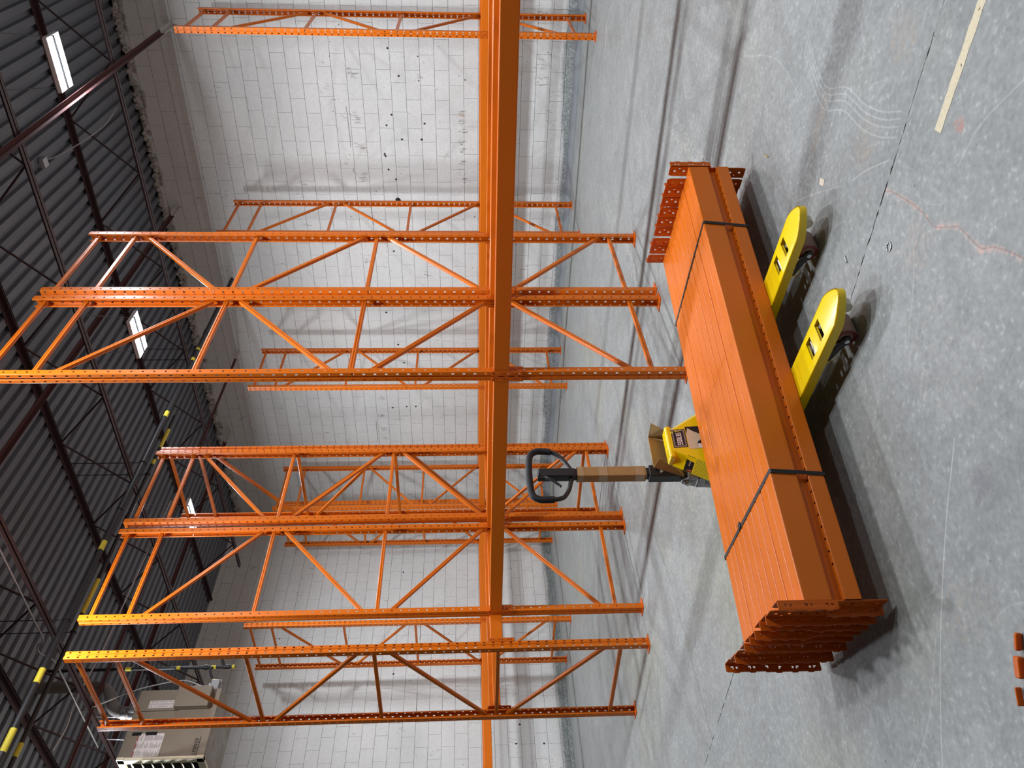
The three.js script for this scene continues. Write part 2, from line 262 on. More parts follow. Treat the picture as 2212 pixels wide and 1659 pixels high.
// ───────────────────────── walls of painted concrete block ─────────────────────────
function wallTexture(u0, w, h, W, H, seed, marks) {
  const c = canvasOf(W, H), ctx = c.getContext('2d'), img = new ImageData(W, H), sc = W / w;
  const big = noiseField(W, H, Math.ceil(w * 0.7), Math.ceil(h * 0.7), 4, seed, 0.55), fine = noiseField(W, H, Math.ceil(w * 40), Math.ceil(h * 40), 2, seed + 9, 0.8), hz = noiseField(W, H, Math.ceil(w * 0.6), Math.ceil(h * 5), 3, seed + 30, 0.6);
  for (let i = 0; i < W * H; i++) { const v = 217 + (big[i] - 0.5) * 12 + (fine[i] - 0.5) * 12 + (hz[i] - 0.5) * 8, t = (big[i] - 0.5) * 5; img.data[i * 4] = clamp8(v + t - 1); img.data[i * 4 + 1] = clamp8(v + 1); img.data[i * 4 + 2] = clamp8(v - 3 - t * 0.5); img.data[i * 4 + 3] = 255; }
  ctx.putImageData(img, 0, 0);
  const R = rng(seed * 5 + 2), P = (x, y) => [(x - u0) * sc, H - y * sc];
  // grey overspray along the foot of the wall: wavy, speckled upper edge
  const wave = noiseField(W, 1, Math.ceil(w * 0.9), 1, 3, seed + 70, 0.5);
  for (let k = 0; k < w * 12000; k++) { const x = R() * W, top = (0.035 + wave[Math.floor(x)] * 0.2), q = R(), y = q * (top + 0.14), a = y < top ? 0.1 : 0.09 * Math.exp(-(y - top) * 30); if (R() > (y < top ? 1 : Math.exp(-(y - top) * 22))) continue; ctx.fillStyle = `rgba(92,99,102,${a})`; ctx.beginPath(); ctx.ellipse(x, H - y * sc, (0.003 + R() * 0.012) * sc, (0.003 + R() * 0.01) * sc, 0, 0, 6.3); ctx.fill(); }
  const smear = (x, y, n, s = 0.1, col = '84,76,70') => { for (let k = 0; k < n; k++) { const [px, py] = P(x + (R() - 0.5) * s, y + (R() - 0.5) * s); ctx.strokeStyle = `rgba(${col},${0.1 + R() * 0.35})`; ctx.lineWidth = (0.004 + R() * 0.006) * sc; ctx.beginPath(); ctx.moveTo(px, py); ctx.lineTo(px + (R() - 0.5) * 0.02 * sc, py + (0.01 + R() * 0.07) * sc); ctx.stroke(); } };
  const dot = (x, y, r) => { const [px, py] = P(x, y); ctx.fillStyle = 'rgba(14,12,11,.96)'; ctx.beginPath(); ctx.ellipse(px, py, r * sc * (0.8 + R() * 0.5), r * sc, R() * 3, 0, 6.3); ctx.fill(); };
  const crack = (pts) => { ctx.strokeStyle = 'rgba(40,36,34,.75)'; ctx.lineWidth = 0.006 * sc; ctx.beginPath(); pts.forEach((p, i) => { const q = P(p[0], p[1] + (R() - 0.5) * 0.008); i ? ctx.lineTo(...q) : ctx.moveTo(...q); }); ctx.stroke(); };
  for (let k = 0; k < w * 9; k++) smear(u0 + R() * w, R() * h, 2 + R() * 5, 0.12);
  for (let k = 0; k < w * 26; k++) dot(u0 + R() * w, R() * 3.6, 0.002 + R() * 0.004);
  marks({ smear, dot, crack, P, ctx, sc, R });
  const t = canvasTex(c); return t;
}
const wallBump = grainBump.clone(); wallBump.repeat.set(30, 16); wallBump.needsUpdate = true;
const rightMap = wallTexture(0, XW, 6.1, 2048, 1091, 31, ({ smear, dot, crack, ctx, P, sc, R }) => {
  for (const [x, y] of [[2.72, 2.59], [3.08, 2.46], [3.61, 2.59], [3.76, 2.67], [3.73, 2.13], [3.96, 2.46], [3.96, 2.18], [4.41, 2.68], [4.56, 2.58], [5.73, 2.68], [6.84, 2.87], [7.84, 2.63], [8.81, 2.88], [8.79, 2.63], [8.79, 2.47], [7.47, 2.71]]) dot(x, y, 0.014);
  for (const [x, y] of [[2.82, 2.19], [3.14, 2.19], [3.12, 1.55], [5.92, 3.13], [9.65, 1.77], [5.15, 1.42]]) dot(x, y, 0.009);
  dot(4.88, 2.57, 0.035); dot(4.9, 2.55, 0.03); dot(4.17, 2.72, 0.012); dot(4.19, 2.72, 0.012); dot(4.21, 2.71, 0.012);
  crack([[3.5, 3.215], [3.6, 3.21], [3.78, 3.2], [3.95, 3.2], [4.08, 3.2]]); crack([[4.4, 3.19], [4.46, 3.19]]); crack([[4.9, 2.98], [5.3, 2.97]]); crack([[9.1, 3.2], [9.6, 3.2]]);
  for (const [x, y] of [[3.02, 3.13], [3.08, 3.1], [3.7, 3.08], [3.62, 3.12], [4.05, 3.1], [4.12, 3.05], [4.5, 3.05], [4.56, 3.08], [5.9, 3.1], [6.3, 3.12], [8.6, 3.1], [9.0, 3.12], [9.3, 3.1], [9.5, 3.1], [9.8, 3.1]]) smear(x, y, 14, 0.09);
  for (const [x, y] of [[3.57, 1.62], [3.7, 1.63], [3.84, 1.62], [4.0, 1.63], [4.12, 1.62], [4.3, 1.62], [4.57, 1.6]]) smear(x, y, 9, 0.07, '60,54,50');
  smear(3.6, 1.63, 10, 0.05, '150,110,60');
  for (const [x, y] of [[3.2, 2.44], [3.32, 2.17]]) { const [px, py] = P(x, y); for (let k = 0; k < 120; k++) { const a = R() * 6.28, r = Math.sqrt(R()) * 0.09 * sc; ctx.fillStyle = 'rgba(140,128,124,.10)'; ctx.fillRect(px + Math.cos(a) * r, py + Math.sin(a) * r, 0.01 * sc, 0.008 * sc); } }
  for (const [x, y] of [[2.2, 0.55], [2.5, 0.5], [2.9, 0.55], [3.1, 0.52], [2.3, 0.58]]) smear(x, y, 16, 0.16);
});
const backMap = wallTexture(2, ZW - 2, 6.1, 2048, 1318, 41, ({ smear, dot, crack }) => {
  for (const [x, y] of [[9.98, 2.74], [8.59, 4.72], [7.86, 2.77], [6.92, 0.78], [6.61, 0.85], [6.6, 0.43]]) dot(x, y, 0.013);
  crack([[8.5, 2.37], [8.9, 2.37]]); crack([[7.0, 2.37], [7.5, 2.37]]);
  for (let k = 0; k < 26; k++) smear(6.3 + (k * 0.37) % 4.6, 0.4 + (k * 0.53) % 2.6, 6, 0.12, '110,102,98');
});
const blockRight = std({ map: rightMap, roughness: 0.85, bumpMap: wallBump, bumpScale: 0.004 }), blockBack = std({ map: backMap, roughness: 0.85, bumpMap: wallBump, bumpScale: 0.004 });
function blockGeo(a0, a1, y0, y1, proud, place, uv) { // a bevelled block face standing proud of the mortar plane
  const b = 0.002, G = new Geo(), o = [[a0, y0], [a1, y0], [a1, y1], [a0, y1]], i = [[a0 + b, y0 + b], [a1 - b, y0 + b], [a1 - b, y1 - b], [a0 + b, y1 - b]];
  const q = (A, B, C, D, n) => G.quad(place(...A), place(...B), place(...C), place(...D), n, n, n, n, uv(A), uv(B), uv(C), uv(D));
  const [n, s, t] = place.axes, mix = (k, v) => { const r = [n[0] + v[0] * k, n[1] + v[1] * k, n[2] + v[2] * k], l = Math.hypot(...r); return r.map((e) => e / l); };
  q([...i[0], proud], [...i[1], proud], [...i[2], proud], [...i[3], proud], n);
  q([...o[0], 0], [...o[1], 0], [...i[1], proud], [...i[0], proud], mix(-0.7, t)); q([...o[1], 0], [...o[2], 0], [...i[2], proud], [...i[1], proud], mix(0.7, s));
  q([...o[2], 0], [...o[3], 0], [...i[3], proud], [...i[2], proud], mix(0.7, t)); q([...o[3], 0], [...o[0], 0], [...i[0], proud], [...i[3], proud], mix(-0.7, s));
  return G.done();
}
function buildWall(name, from, to, mat, place, uv, visible, size, slabBox) {
  const g = struct(name); part('wall_core', slabBox, M.mortar, g);
  const R = rng(name.length * 31), all = [];
  for (let k = 0, y = -0.03; y < 6.05; k++, y += 0.2) {
    const shift = (k % 2) * 0.2 + (k % 5 === 2 ? 0.03 : 0);
    for (let x = from - shift; x < to; x += 0.4) {
      const a0 = Math.max(from, x) + 0.001, a1 = Math.min(to, x + 0.4) - 0.001, y0 = Math.max(0, y) + 0.0016, y1 = Math.min(6.07, y + 0.2) - 0.0016;
      if (a1 - a0 < 0.03 || y1 - y0 < 0.03) continue;
      all.push({ geo: blockGeo(a0, a1, y0, y1, 0.0003 + R() * 0.0006, place, uv), rank: visible((a0 + a1) / 2, (y0 + y1) / 2) });
    }
  }
  all.sort((a, b) => b.rank - a.rank);
  for (const b of all.slice(0, 300)) part('block', b.geo, mat, g);
  const rest = part('more_blocks', mergeGeometries(all.slice(300).map((b) => b.geo)), mat, g); rest.userData.kind = 'stuff';
  return g;
}
{
  const v = new THREE.Vector3(); camera.updateMatrixWorld(true); camera.updateProjectionMatrix();
  const rank = (x, y, z, n) => { v.set(x, y, z).project(camera); const inside = Math.abs(v.x) < 1.02 && Math.abs(v.y) < 1.02, d = V(x, y - EYE, z); return (inside ? 1 : 0.001) * Math.abs(d.dot(n)) / Math.pow(d.length(), 3); };
  const pr = (x, y, h) => [x, y, ZW - h]; pr.axes = [[0, 0, -1], [1, 0, 0], [0, 1, 0]];
  const pb = (z, y, h) => [XW - h, y, z]; pb.axes = [[-1, 0, 0], [0, 0, 1], [0, 1, 0]];
  const flip = (f) => { const g = (x, y, h) => f(x, y, h); g.axes = f.axes; return g; };
  buildWall('wall_right', 0, XW, blockRight, flip(pr), (p) => [p[0] / XW, p[1] / 6.1], (x, y) => rank(x, y, ZW, V(0, 0, 1)), box(XW - X0 + 0.25, DECK + 0.3, 0.25, (XW + X0 + 0.25) / 2, (DECK + 0.3) / 2 - 0.15, ZW + 0.125));
  buildWall('wall_back', 2, ZW - 0.005, blockBack, flip(pb), (p) => [(p[0] - 2) / (ZW - 2), p[1] / 6.1], (z, y) => rank(XW, y, z, V(1, 0, 0)), box(0.25, DECK + 0.3, ZW - Z0, XW + 0.125, (DECK + 0.3) / 2 - 0.15, (ZW + Z0) / 2));
  for (const [n, g] of [['wall_left', box(XW - X0 + 0.5, DECK + 0.3, 0.25, (XW + X0) / 2, (DECK + 0.3) / 2 - 0.15, Z0 - 0.125)], ['wall_front', box(0.25, DECK + 0.3, ZW - Z0, X0 - 0.125, (DECK + 0.3) / 2 - 0.15, (ZW + Z0) / 2)]]) { const w = struct(n); part('wall_core', g, std({ color: 0xb9b6b0, roughness: 0.9 }), w); }
}
{ // dark sealed cove that closes the floor edge under both walls
  const cove = std({ color: 0x7b8184, roughness: 0.85, bumpMap: grainBump, bumpScale: 0.004 });
  const R = rng(5), strip = (len, n) => { const s = new Geo(), pts = []; for (let i = 0; i <= n; i++) pts.push([i / n * len, 0.04 + R() * 0.04, 0.17 + R() * 0.04]); for (let i = 0; i < n; i++) { const [a, h0, w0] = pts[i], [b, h1, w1] = pts[i + 1], K = 5; for (let k = 0; k < K; k++) { const f = (t, h, w) => { const c = t * Math.PI / 2; return [h * (1 - Math.cos(c)) , w * (1 - Math.sin(c))]; }, p = (x, t, h, w) => { const [y, d] = f(t, h, w); return [x, y + 0.0012, -d]; }, t0 = k / K, t1 = (k + 1) / K; const N = (t) => { const c = t * Math.PI / 2, l = Math.hypot(0.25, 0.9); return [0, Math.cos(c), -Math.sin(c)]; }; s.quad(p(a, t0, h0, w0), p(a, t1, h0, w0), p(b, t1, h1, w1), p(b, t0, h1, w1), N(t0), N(t1), N(t1), N(t0)); } } return s.done(); };
  const a = struct('trim_1'); part('cove', strip(XW - 0, 60).translate(0, 0, ZW - 0.004), cove, a);
  const b = struct('trim_2'); part('cove', strip(ZW - 2, 50).rotateY(-Math.PI / 2).translate(XW - 0.004, 0, 2), cove, b);
  b.children[0].geometry.computeVertexNormals();
}

// ───────────────────────── roof deck, foam, joists ─────────────────────────
{
  const ceil = struct('ceiling'), P = 0.152, pts = [];
  for (let x = XW; x > X0; x -= P) { pts.push([x, 0], [x - 0.078, 0], [x - 0.09, 0.038], [x - 0.14, 0.038]); }
  pts.push([X0, 0.038]);
  const G = new Geo();
  for (let i = 0; i < pts.length - 1; i++) { const a = pts[i], b = pts[i + 1], d = norm2([b[0] - a[0], b[1] - a[1]]), n = [d[1], -d[0], 0]; if (n[1] > 0) { n[0] *= -1; n[1] *= -1; } G.quad([a[0], DECK + a[1], Z0], [b[0], DECK + b[1], Z0], [b[0], DECK + b[1], ZW], [a[0], DECK + a[1], ZW], n, n, n, n, [0, a[0]], [0, b[0]], [4, b[0]], [4, a[0]]); }
  part('roof_deck', G.done(), M.deck, ceil);
  part('roof_slab', box(XW - X0 + 0.5, 0.12, ZW - Z0 + 0.5, (XW + X0) / 2, DECK + 0.11, (ZW + Z0) / 2), M.dark, ceil);
  // lumpy foam stuffed where each flute meets the right-hand wall
  const R = rng(91), lumps = [];
  for (let x = 0.1; x < XW - 0.05; x += P / 2) {
    const g = new THREE.IcosahedronGeometry(1, 2), p = g.attributes.position, s = V(0.03 + R() * 0.025, 0.022 + R() * 0.03, 0.03 + R() * 0.03), k = R() * 10;
    for (let i = 0; i < p.count; i++) { const q = V(p.getX(i), p.getY(i), p.getZ(i)), m = 1 + 0.22 * Math.sin(q.x * 5 + k) * Math.cos(q.y * 4 + k * 2) + 0.14 * Math.sin(q.z * 9 + k); p.setXYZ(i, q.x * s.x * m, q.y * s.y * m, q.z * s.z * m); }
    g.computeVertexNormals(); lumps.push(g.translate(x + (R() - 0.5) * 0.03, DECK - 0.01 - R() * 0.06, ZW - 0.02 - R() * 0.02));
    if (R() < 0.5) { const h = new THREE.IcosahedronGeometry(0.025 + R() * 0.02, 2); h.scale(1.2, 0.8, 0.5); lumps.push(h.translate(x, DECK - 0.07 - R() * 0.05, ZW - 0.01)); }
  }
  const foam = part('foam_sealant', merge(lumps), M.foam, ceil); foam.userData.kind = 'stuff';
}
const angleBar = (a, b, s) => { const t = 0.006; return s; };
function makeJoist(z, top, bottom, xs, xe, label, phase) {
  const j = thing('roof_joist', label, 'roof joist', [0, 0, z], 0);
  const L = xe - xs, mid = (xs + xe) / 2, chord = (y, dir, w, len, cx) => { const g = []; for (const s of [-1, 1]) { g.push(box(len, 0.006, w, cx, y, s * (w / 2 + 0.008))); g.push(box(len, w * 0.8, 0.006, cx, y + dir * w * 0.4, s * 0.011)); } return g; };
  part('top_chord', chord(top - 0.003, -1, 0.062, L, mid), M.joist, j);
  part('bottom_chord', chord(bottom, 1, 0.04, L - 0.85, mid - 0.425), M.joist, j);
  const step = 1.27;
  for (let k = -8; k < 12; k++) {
    const xb = phase + k * step, xt0 = xb - step / 2, xt1 = xb + step / 2;
    for (const xt of [xt0, xt1]) if (Math.min(xt, xb) > xs && Math.max(xt, xb) < xe - 0.2) part('web_rod', rodGeo(V(xt, top - 0.03, 0), V(xb, bottom + 0.02, 0), 0.011, 8), M.joist, j);
  }
  return j;
}
makeJoist(9.42, DECK, 5.40, X0 + 0.05, XW - 0.02, 'dark brown open-web roof joist nearest the right-hand block wall', 2.42);
makeJoist(7.06, DECK, 5.39, X0 + 0.05, XW - 0.02, 'dark brown open-web roof joist second from the right-hand block wall', 2.7);
makeJoist(4.88, DECK, 5.38, X0 + 0.05, XW - 0.02, 'dark brown open-web roof joist third from the wall, heater rods hang from it', 2.1);
makeJoist(2.7, DECK, 5.38, X0 + 0.05, XW - 0.02, 'dark brown open-web roof joist fourth from the wall, left of the heater', 2.4);
{ // bridging that ties the joists to the wall
  const sleeve = std({ color: 0xb3afa8, roughness: 0.9 });
  for (const [x, y, zs, zw, label] of [[2.44, 5.36, 2.2, 0.5, 'red-brown bridging angle below the lamp nearest the camera, white end in the wall'], [4.98, 5.83, 2.2, 0.32, 'dark bridging angle under the deck between the first two lamps, pale end in wall'], [7.55, 5.37, 2.2, 0.25, 'thin dark bridging rod with a pale tip in the wall beside the gas pipes'], [9.24, 5.83, 2.2, 0.35, 'dark bridging angle under the deck closest to the far corner']]) {
    const t = thing('joist_bridging', label, 'bridging', [x, y, zs]), L = ZW - 0.03 - zs, w = x < 3 ? 0.05 : x > 7 && x < 8 ? 0.025 : 0.045;
    part('angle', [box(w, 0.006, L - zw, 0, 0, (L - zw) / 2), box(0.006, w, L - zw, w / 2, -w / 2, (L - zw) / 2)], M.bridging, t);
    part('sleeve', [box(w * 1.15, 0.012, zw, 0, 0, L - zw / 2), box(0.012, w * 1.1, zw, w / 2, -w / 2, L - zw / 2)], sleeve, t, 'pale painted end');
  }
}

// ───────────────────────── lamps ─────────────────────────
{
  const where = { '8.2,2.12': 'white twin-strip lamp above the open right-hand bay, nearest lamp in view', '8.2,5.18': 'white twin-strip lamp seen behind an orange diagonal brace', '8.2,8.2': 'white twin-strip lamp farthest away, half hidden by an orange post' };
  const proto = {};
  for (const [z, xs] of LAMP_ROWS) for (const x of xs) {
    const t = thing('high_bay_lamp', where[z + ',' + x] ?? `white twin-strip lamp out of view overhead, ${z > 6 ? 'right' : z > 0 ? 'middle' : 'left'} row ${x < -2 ? 'far behind the camera' : x < 0 ? 'behind the camera' : x < 3 ? 'near the camera' : x < 6 ? 'over the middle frame' : 'over the far bays'}`, 'lamp', [x, LAMP_Y, z]);
    proto.h ??= merge([box(0.5, 0.012, 0.27, 0, 0.062, 0, 0.004), box(0.5, 0.034, 0.005, 0, 0.043, 0.133), box(0.5, 0.034, 0.005, 0, 0.043, -0.133), box(0.005, 0.034, 0.27, 0.248, 0.043, 0), box(0.005, 0.034, 0.27, -0.248, 0.043, 0), box(0.4, 0.026, 0.09, 0, 0.08, 0, 0.008)]);
    part('housing', proto.h, M.lampHousing, t);
    proto.v ??= box(0.485, 0.03, 0.016, 0, 0.029, 0); part('divider', proto.v, M.divider, t, 'grey bar between the two strips');
    proto.d ??= new RoundedBoxGeometry(0.48, 0.012, 0.112, 2, 0.005);
    for (const s of [-1, 1]) {
      const d = part('diffuser', proto.d, M.glow, t); d.position.set(0, 0.043, s * 0.07); d.rotation.x = -s * LAMP_TILT;
      const l = new THREE.RectAreaLight(0xf3f6ff, LAMP_INTENSITY, 0.3, 0.09); l.name = 'lamp_light'; l.position.set(0, 0.043 - 0.009 * Math.cos(LAMP_TILT), s * (0.07 + 0.009 * Math.sin(LAMP_TILT)));
      l.rotation.set(-Math.PI / 2 - s * LAMP_TILT, 0, 0); t.add(l);
    }
    proto.c ??= [rodGeo(V(-0.23, 0.07, 0), V(-0.27, DECK - LAMP_Y, 0), 0.004, 6), rodGeo(V(0.23, 0.07, 0), V(0.27, DECK - LAMP_Y, 0), 0.004, 6)];
    for (const c of proto.c) part('hanging_chain', c, M.conduit, t);
  }
}

// ───────────────────────── pallet rack: frames and beams ─────────────────────────
const PITCH_H = 0.0762, HF = 64 * PITCH_H, PW = 0.075, PD = 0.055, FD = 1.012;
const postGeo = (() => {
  const h = (s0, s1, a, b, off = 0) => ({ s0, s1, y0: a + off, y1: b + off, pitch: PITCH_H, count: off ? 63 : 64 });
  const pts = [[-0.024, -PD / 2], [-PW / 2, -PD / 2, 0.004], [-PW / 2, PD / 2, 0.005], [-0.0085, PD / 2, 0.002], [-0.006, PD / 2 - 0.0065, 0.002], [0.006, PD / 2 - 0.0065, 0.002], [0.0085, PD / 2, 0.002], [PW / 2, PD / 2, 0.005], [PW / 2, -PD / 2, 0.004], [0.024, -PD / 2]];
  const flange = (rev) => [h(rev ? 0.018 : PD - 0.032, rev ? 0.032 : PD - 0.018, 0.031, 0.045, PITCH_H / 2)];
  // walked so that the outside is on the right of travel
  const rev = pts.slice().reverse();
  return sweep(rev, false, HF, { 1: flange(true), 2: [h(0.009, 0.0215, 0.029, 0.047)], 4: [h(0.003, 0.009, 0.026, 0.05)], 6: [h(0.0075, 0.02, 0.029, 0.047)], 7: flange(false) }, 0.0022);
})();
const strutGeo = (L) => sweep([[-0.017, -0.014, 0.006], [-0.017, 0.014, 0.006], [-0.005, 0.014, 0.001], [-0.003, 0.011, 0.001], [0.003, 0.011, 0.001], [0.005, 0.014, 0.001], [0.017, 0.014, 0.006], [0.017, -0.014, 0.006]].reverse(), true, L);
const footGeo = (() => { const s = poly([[-0.055, -0.075], [0.055, -0.075], [0.062, -0.06], [0.062, 0.045], [-0.062, 0.045], [-0.062, -0.06]]); round(s, 0, -0.055, 0.009); round(s, 0.045, 0.02, 0.007); round(s, -0.045, 0.02, 0.007); const g = extrude(s, 0.007, 0.001); g.rotateX(-Math.PI / 2); return g; })();
const strutCache = new Map();
// local frame: z = 0 at the outer (aisle) post centre, the inner post at z = -FD; outer post faces +z
const frameProto = (() => {
  const f = new THREE.Group();
  const p0 = part('post', postGeo, M.orange, f); p0.position.set(0, 0.007, 0);
  const p1 = part('post', postGeo, M.orange, f); p1.position.set(0, 0.007, -FD); p1.rotation.y = Math.PI;
  const add = (name, za, ya, zb, yb) => { const L = Math.hypot(za - zb, ya - yb), k = L.toFixed(3); if (!strutCache.has(k)) strutCache.set(k, strutGeo(L)); const m = part(name, strutCache.get(k), M.orange, f); m.position.set(0, ya + 0.007, za); m.quaternion.setFromUnitVectors(V(0, 1, 0), V(0, yb - ya, zb - za).normalize()); m.rotateY(Math.PI / 2); };
  const zo = -0.012, zi = -FD + 0.012;
  for (const y of [0.232, 1.29, 2.345, 3.415, 4.48, 4.795]) add('horizontal_strut', zo, y, zi, y);
  for (const [a, b] of [[0.345, 1.19], [2.235, 1.39], [2.46, 3.305], [4.37, 3.525]]) add('diagonal_brace', zo, a, zi, b);
  const b0 = part('base_plate', footGeo, M.orangePlate, f); const b1 = part('base_plate', footGeo, M.orangePlate, f); b1.position.set(0, 0, -FD); b0.rotation.y = Math.PI;
  return f;
})();
const frameGroup = 'orange upright frames';
function rackFrame(x, z, turn, label) { const g = thing('upright_frame', label, 'rack frame', [x, 0, z], turn); for (const c of frameProto.children) g.add(c.clone()); return g; }
const XA = 3.229, XB = 5.79, X00 = 0.668, R1 = 4.582, R2B = R1 + FD, R3 = 6.741, R2A = R3 - FD, W1 = 10.08, CX = 5.838, CX2 = CX + FD, CZ1 = 4.247, CZ2 = 6.86, HX = 10.03;
const front = Math.PI; // outer post towards the camera side (-Z)
rackFrame(XA, R1, front, 'tall orange upright frame nearest the camera, its foot behind the yellow pallet jack load');
rackFrame(XA, R3, 0, 'orange upright frame directly behind the nearest frame, back to back with it');
rackFrame(XB, R1, front, 'orange upright frame in the middle of the near row, beside the jack handle');
rackFrame(XB, R3, 0, 'orange upright frame behind the jack handle loop, back to back with its neighbour');
rackFrame(X00, R1, front, 'orange upright frame just outside the right edge, near row front');
rackFrame(X00, R3, 0, 'orange upright frame just outside the right edge, near row rear');
rackFrame(CX, CZ1, -Math.PI / 2, 'orange upright frame at the left end of the near racking, before the heater');
rackFrame(CX, CZ2, -Math.PI / 2, 'orange upright frame standing crosswise behind the jack handle, partly hidden by posts');
rackFrame(2.22, W1, front, 'orange upright frame along the right block wall, closest to the right edge');
rackFrame(4.775, W1, front, 'orange upright frame by the right block wall, seen behind the nearest double frame');
rackFrame(7.335, W1, front, 'orange upright frame by the right block wall, seen beside the nearest post');
rackFrame(9.895, W1, front, 'orange upright frame at the far end of the right wall row, in the corner');
rackFrame(HX, 10.33, -Math.PI / 2, 'orange upright frame of the back wall row that stands in the corner');
rackFrame(HX, 7.765, -Math.PI / 2, 'orange upright frame against the back wall, seen between the two left posts');
rackFrame(HX, 5.2, -Math.PI / 2, 'orange upright frame against the back wall, outside the left edge');
rackFrame(-0.34, W1, front, 'orange upright frame by the right block wall, outside the right edge');
void frameGroup;

const BH = 0.108, BW = 0.07;
function beamParts(L, slots) {
  const pts = [[0, 0, 0.007], [0, BH, 0.007], [-0.04, BH, 0.006], [-0.04, 0.067, 0.003], [-BW, 0.067, 0.006], [-BW, 0, 0.007]];
  // profile in (z', y) swept along +Y, then laid along X: (a, h, b) -> (h - L/2, b, a)
  const n = Math.floor((L - 0.1) / 0.0508), slotRow = slots ? { 3: [{ s0: 0.01, s1: 0.024, y0: 0.05, y1: 0.058, pitch: 0.0508, count: n }] } : {};
  const g = sweep(pts, true, L, slotRow), p = g.attributes.position, q = g.attributes.normal;
  for (let i = 0; i < p.count; i++) { const [a, h, b] = [p.getX(i), p.getY(i), p.getZ(i)]; p.setXYZ(i, h - L / 2, b, a); const [na, nh, nb] = [q.getX(i), q.getY(i), q.getZ(i)]; q.setXYZ(i, nh, nb, na); }
  return g;
}
function fixWinding(g) { const p = g.attributes.position, n = g.attributes.normal, u = g.attributes.uv, a = V(0, 0, 0), b = V(0, 0, 0), c = V(0, 0, 0); for (let i = 0; i < p.count; i += 3) { a.fromBufferAttribute(p, i); b.fromBufferAttribute(p, i + 1); c.fromBufferAttribute(p, i + 2); const f = b.sub(a).cross(c.sub(a)); if (f.x * n.getX(i) + f.y * n.getY(i) + f.z * n.getZ(i) < 0) for (const at of [p, n, u]) for (let k = 0; k < at.itemSize; k++) { const A = at.array, i1 = (i + 1) * at.itemSize + k, i2 = (i + 2) * at.itemSize + k, t = A[i1]; A[i1] = A[i2]; A[i2] = t; } } return g; }
fixWinding(postGeo);
function connectorGeo(s) { // s = +1: at the +x end
  const y0 = -0.1, y1 = 0.122, t = 0.0035;
  const side = poly([[0, y0 + 0.006], [0.006, y0], [0.06, y0], [0.066, y0 + 0.02], [0.066, y1 - 0.02], [0.06, y1], [0.006, y1], [0, y1 - 0.006]]);
  for (const y of [-0.07, -0.02, 0.025, 0.085]) round(side, 0.034, y, 0.0065);
  for (const y of [-0.045, 0.05]) round(side, 0.018, y, 0.0045);
  const a = extrude(side, t, 0.0006); a.rotateY(Math.PI / 2); // shape x -> -z, depth -> x
  a.translate(s > 0 ? 0 : -t, 0, 0.0035);
  const lip = 0.037, f = poly([[0, y0], [lip - 0.004, y0], [lip, y0 + 0.006], [lip, y0 + 0.03], [lip + 0.004, y0 + 0.036], [lip + 0.004, y0 + 0.056], [lip, y0 + 0.062], [lip, y0 + 0.1], [lip + 0.004, y0 + 0.106], [lip + 0.004, y0 + 0.126], [lip, y0 + 0.132], [lip, y0 + 0.17], [lip + 0.004, y0 + 0.176], [lip + 0.004, y0 + 0.196], [lip, y0 + 0.202], [lip, y1 - 0.006], [lip - 0.004, y1], [0, y1]]);
  for (const y of [-0.066, 0.01, 0.086]) { hole(f, [[0.012, y - 0.012], [0.012, y], [0.024, y], [0.024, y - 0.005], [0.018, y - 0.005], [0.018, y - 0.012]].reverse()); round(f, 0.018, y + 0.014, 0.005); }
  const b = extrude(f, t, 0.0006);
  if (s < 0) { b.rotateY(Math.PI); b.translate(0, 0, t); }
  return merge([prep(a), prep(b)]);
}
const conR = connectorGeo(1), conL = connectorGeo(-1);
const LB = 2.478, LS = 2.43;
function beamProto(L, slots) { const g = new THREE.Group(); part('beam_tube', fixWinding(beamParts(L, slots)), M.orange, g); const r = part('end_connector', conR, M.orangePlate, g); r.position.x = L / 2; const l = part('end_connector', conL, M.orangePlate, g); l.position.x = -L / 2; return g; }
const protoBeam = beamProto(LB, false), protoStack = beamProto(LS, false), protoSlot = beamProto(LS, true);
function beam(label, x, y, z, turn, group, proto = protoBeam) { const g = thing('rack_beam', label, 'rack beam', [x, y, z], turn, group); for (const c of proto.children) g.add(c.clone()); return g; }
const BY = 1.256, off = PD / 2 + 0.0002; // beam outer face lies on the post face, its connector wraps the post
const alongX = (x0, x1, z, towardsCamera, label) => beam(label, (x0 + x1) / 2, BY, z + (towardsCamera ? -off : off), towardsCamera ? Math.PI : 0);
const alongZ = (z0, z1, x, towardsCamera, label) => beam(label, x + (towardsCamera ? -off : off), BY, (z0 + z1) / 2, towardsCamera ? -Math.PI / 2 : Math.PI / 2);
alongX(X00, XA, R1, true, 'orange rack beam nearest the camera, running out of the right edge');
alongX(XA, XB, R1, true, 'orange rack beam on the front of the near row between the two tall frames');
for (const [z, cam, n] of [[R2B, false, 'first'], [R2A, true, 'second'], [R3, false, 'third']]) {
  alongX(X00, XA, z, cam, `orange rack beam ${n} behind the nearest beam, right-hand bay of the near row`);
  alongX(XA, XB, z, cam, `orange rack beam ${n} behind the front beam, bay between the two tall frames`);
}
[[-0.34, 2.22, 'leaving the right edge'], [2.22, 4.775, 'in the open bay at right'], [4.775, 7.335, 'behind the nearest double frame'], [7.335, 9.895, 'in the bay next to the corner']].forEach(([a, b, t]) => {
  alongX(a, b, W1, true, `orange front rack beam of the right wall row ${t}`);
  alongX(a, b, W1 + FD, false, `orange rear rack beam close to the right wall ${t}`);
});
alongZ(CZ1, CZ2, CX, true, 'orange rack beam running back from the left end frame towards the wall');
alongZ(CZ1, CZ2, CX2, false, 'orange rack beam on the far side of the left end frame, seen nearly end-on');
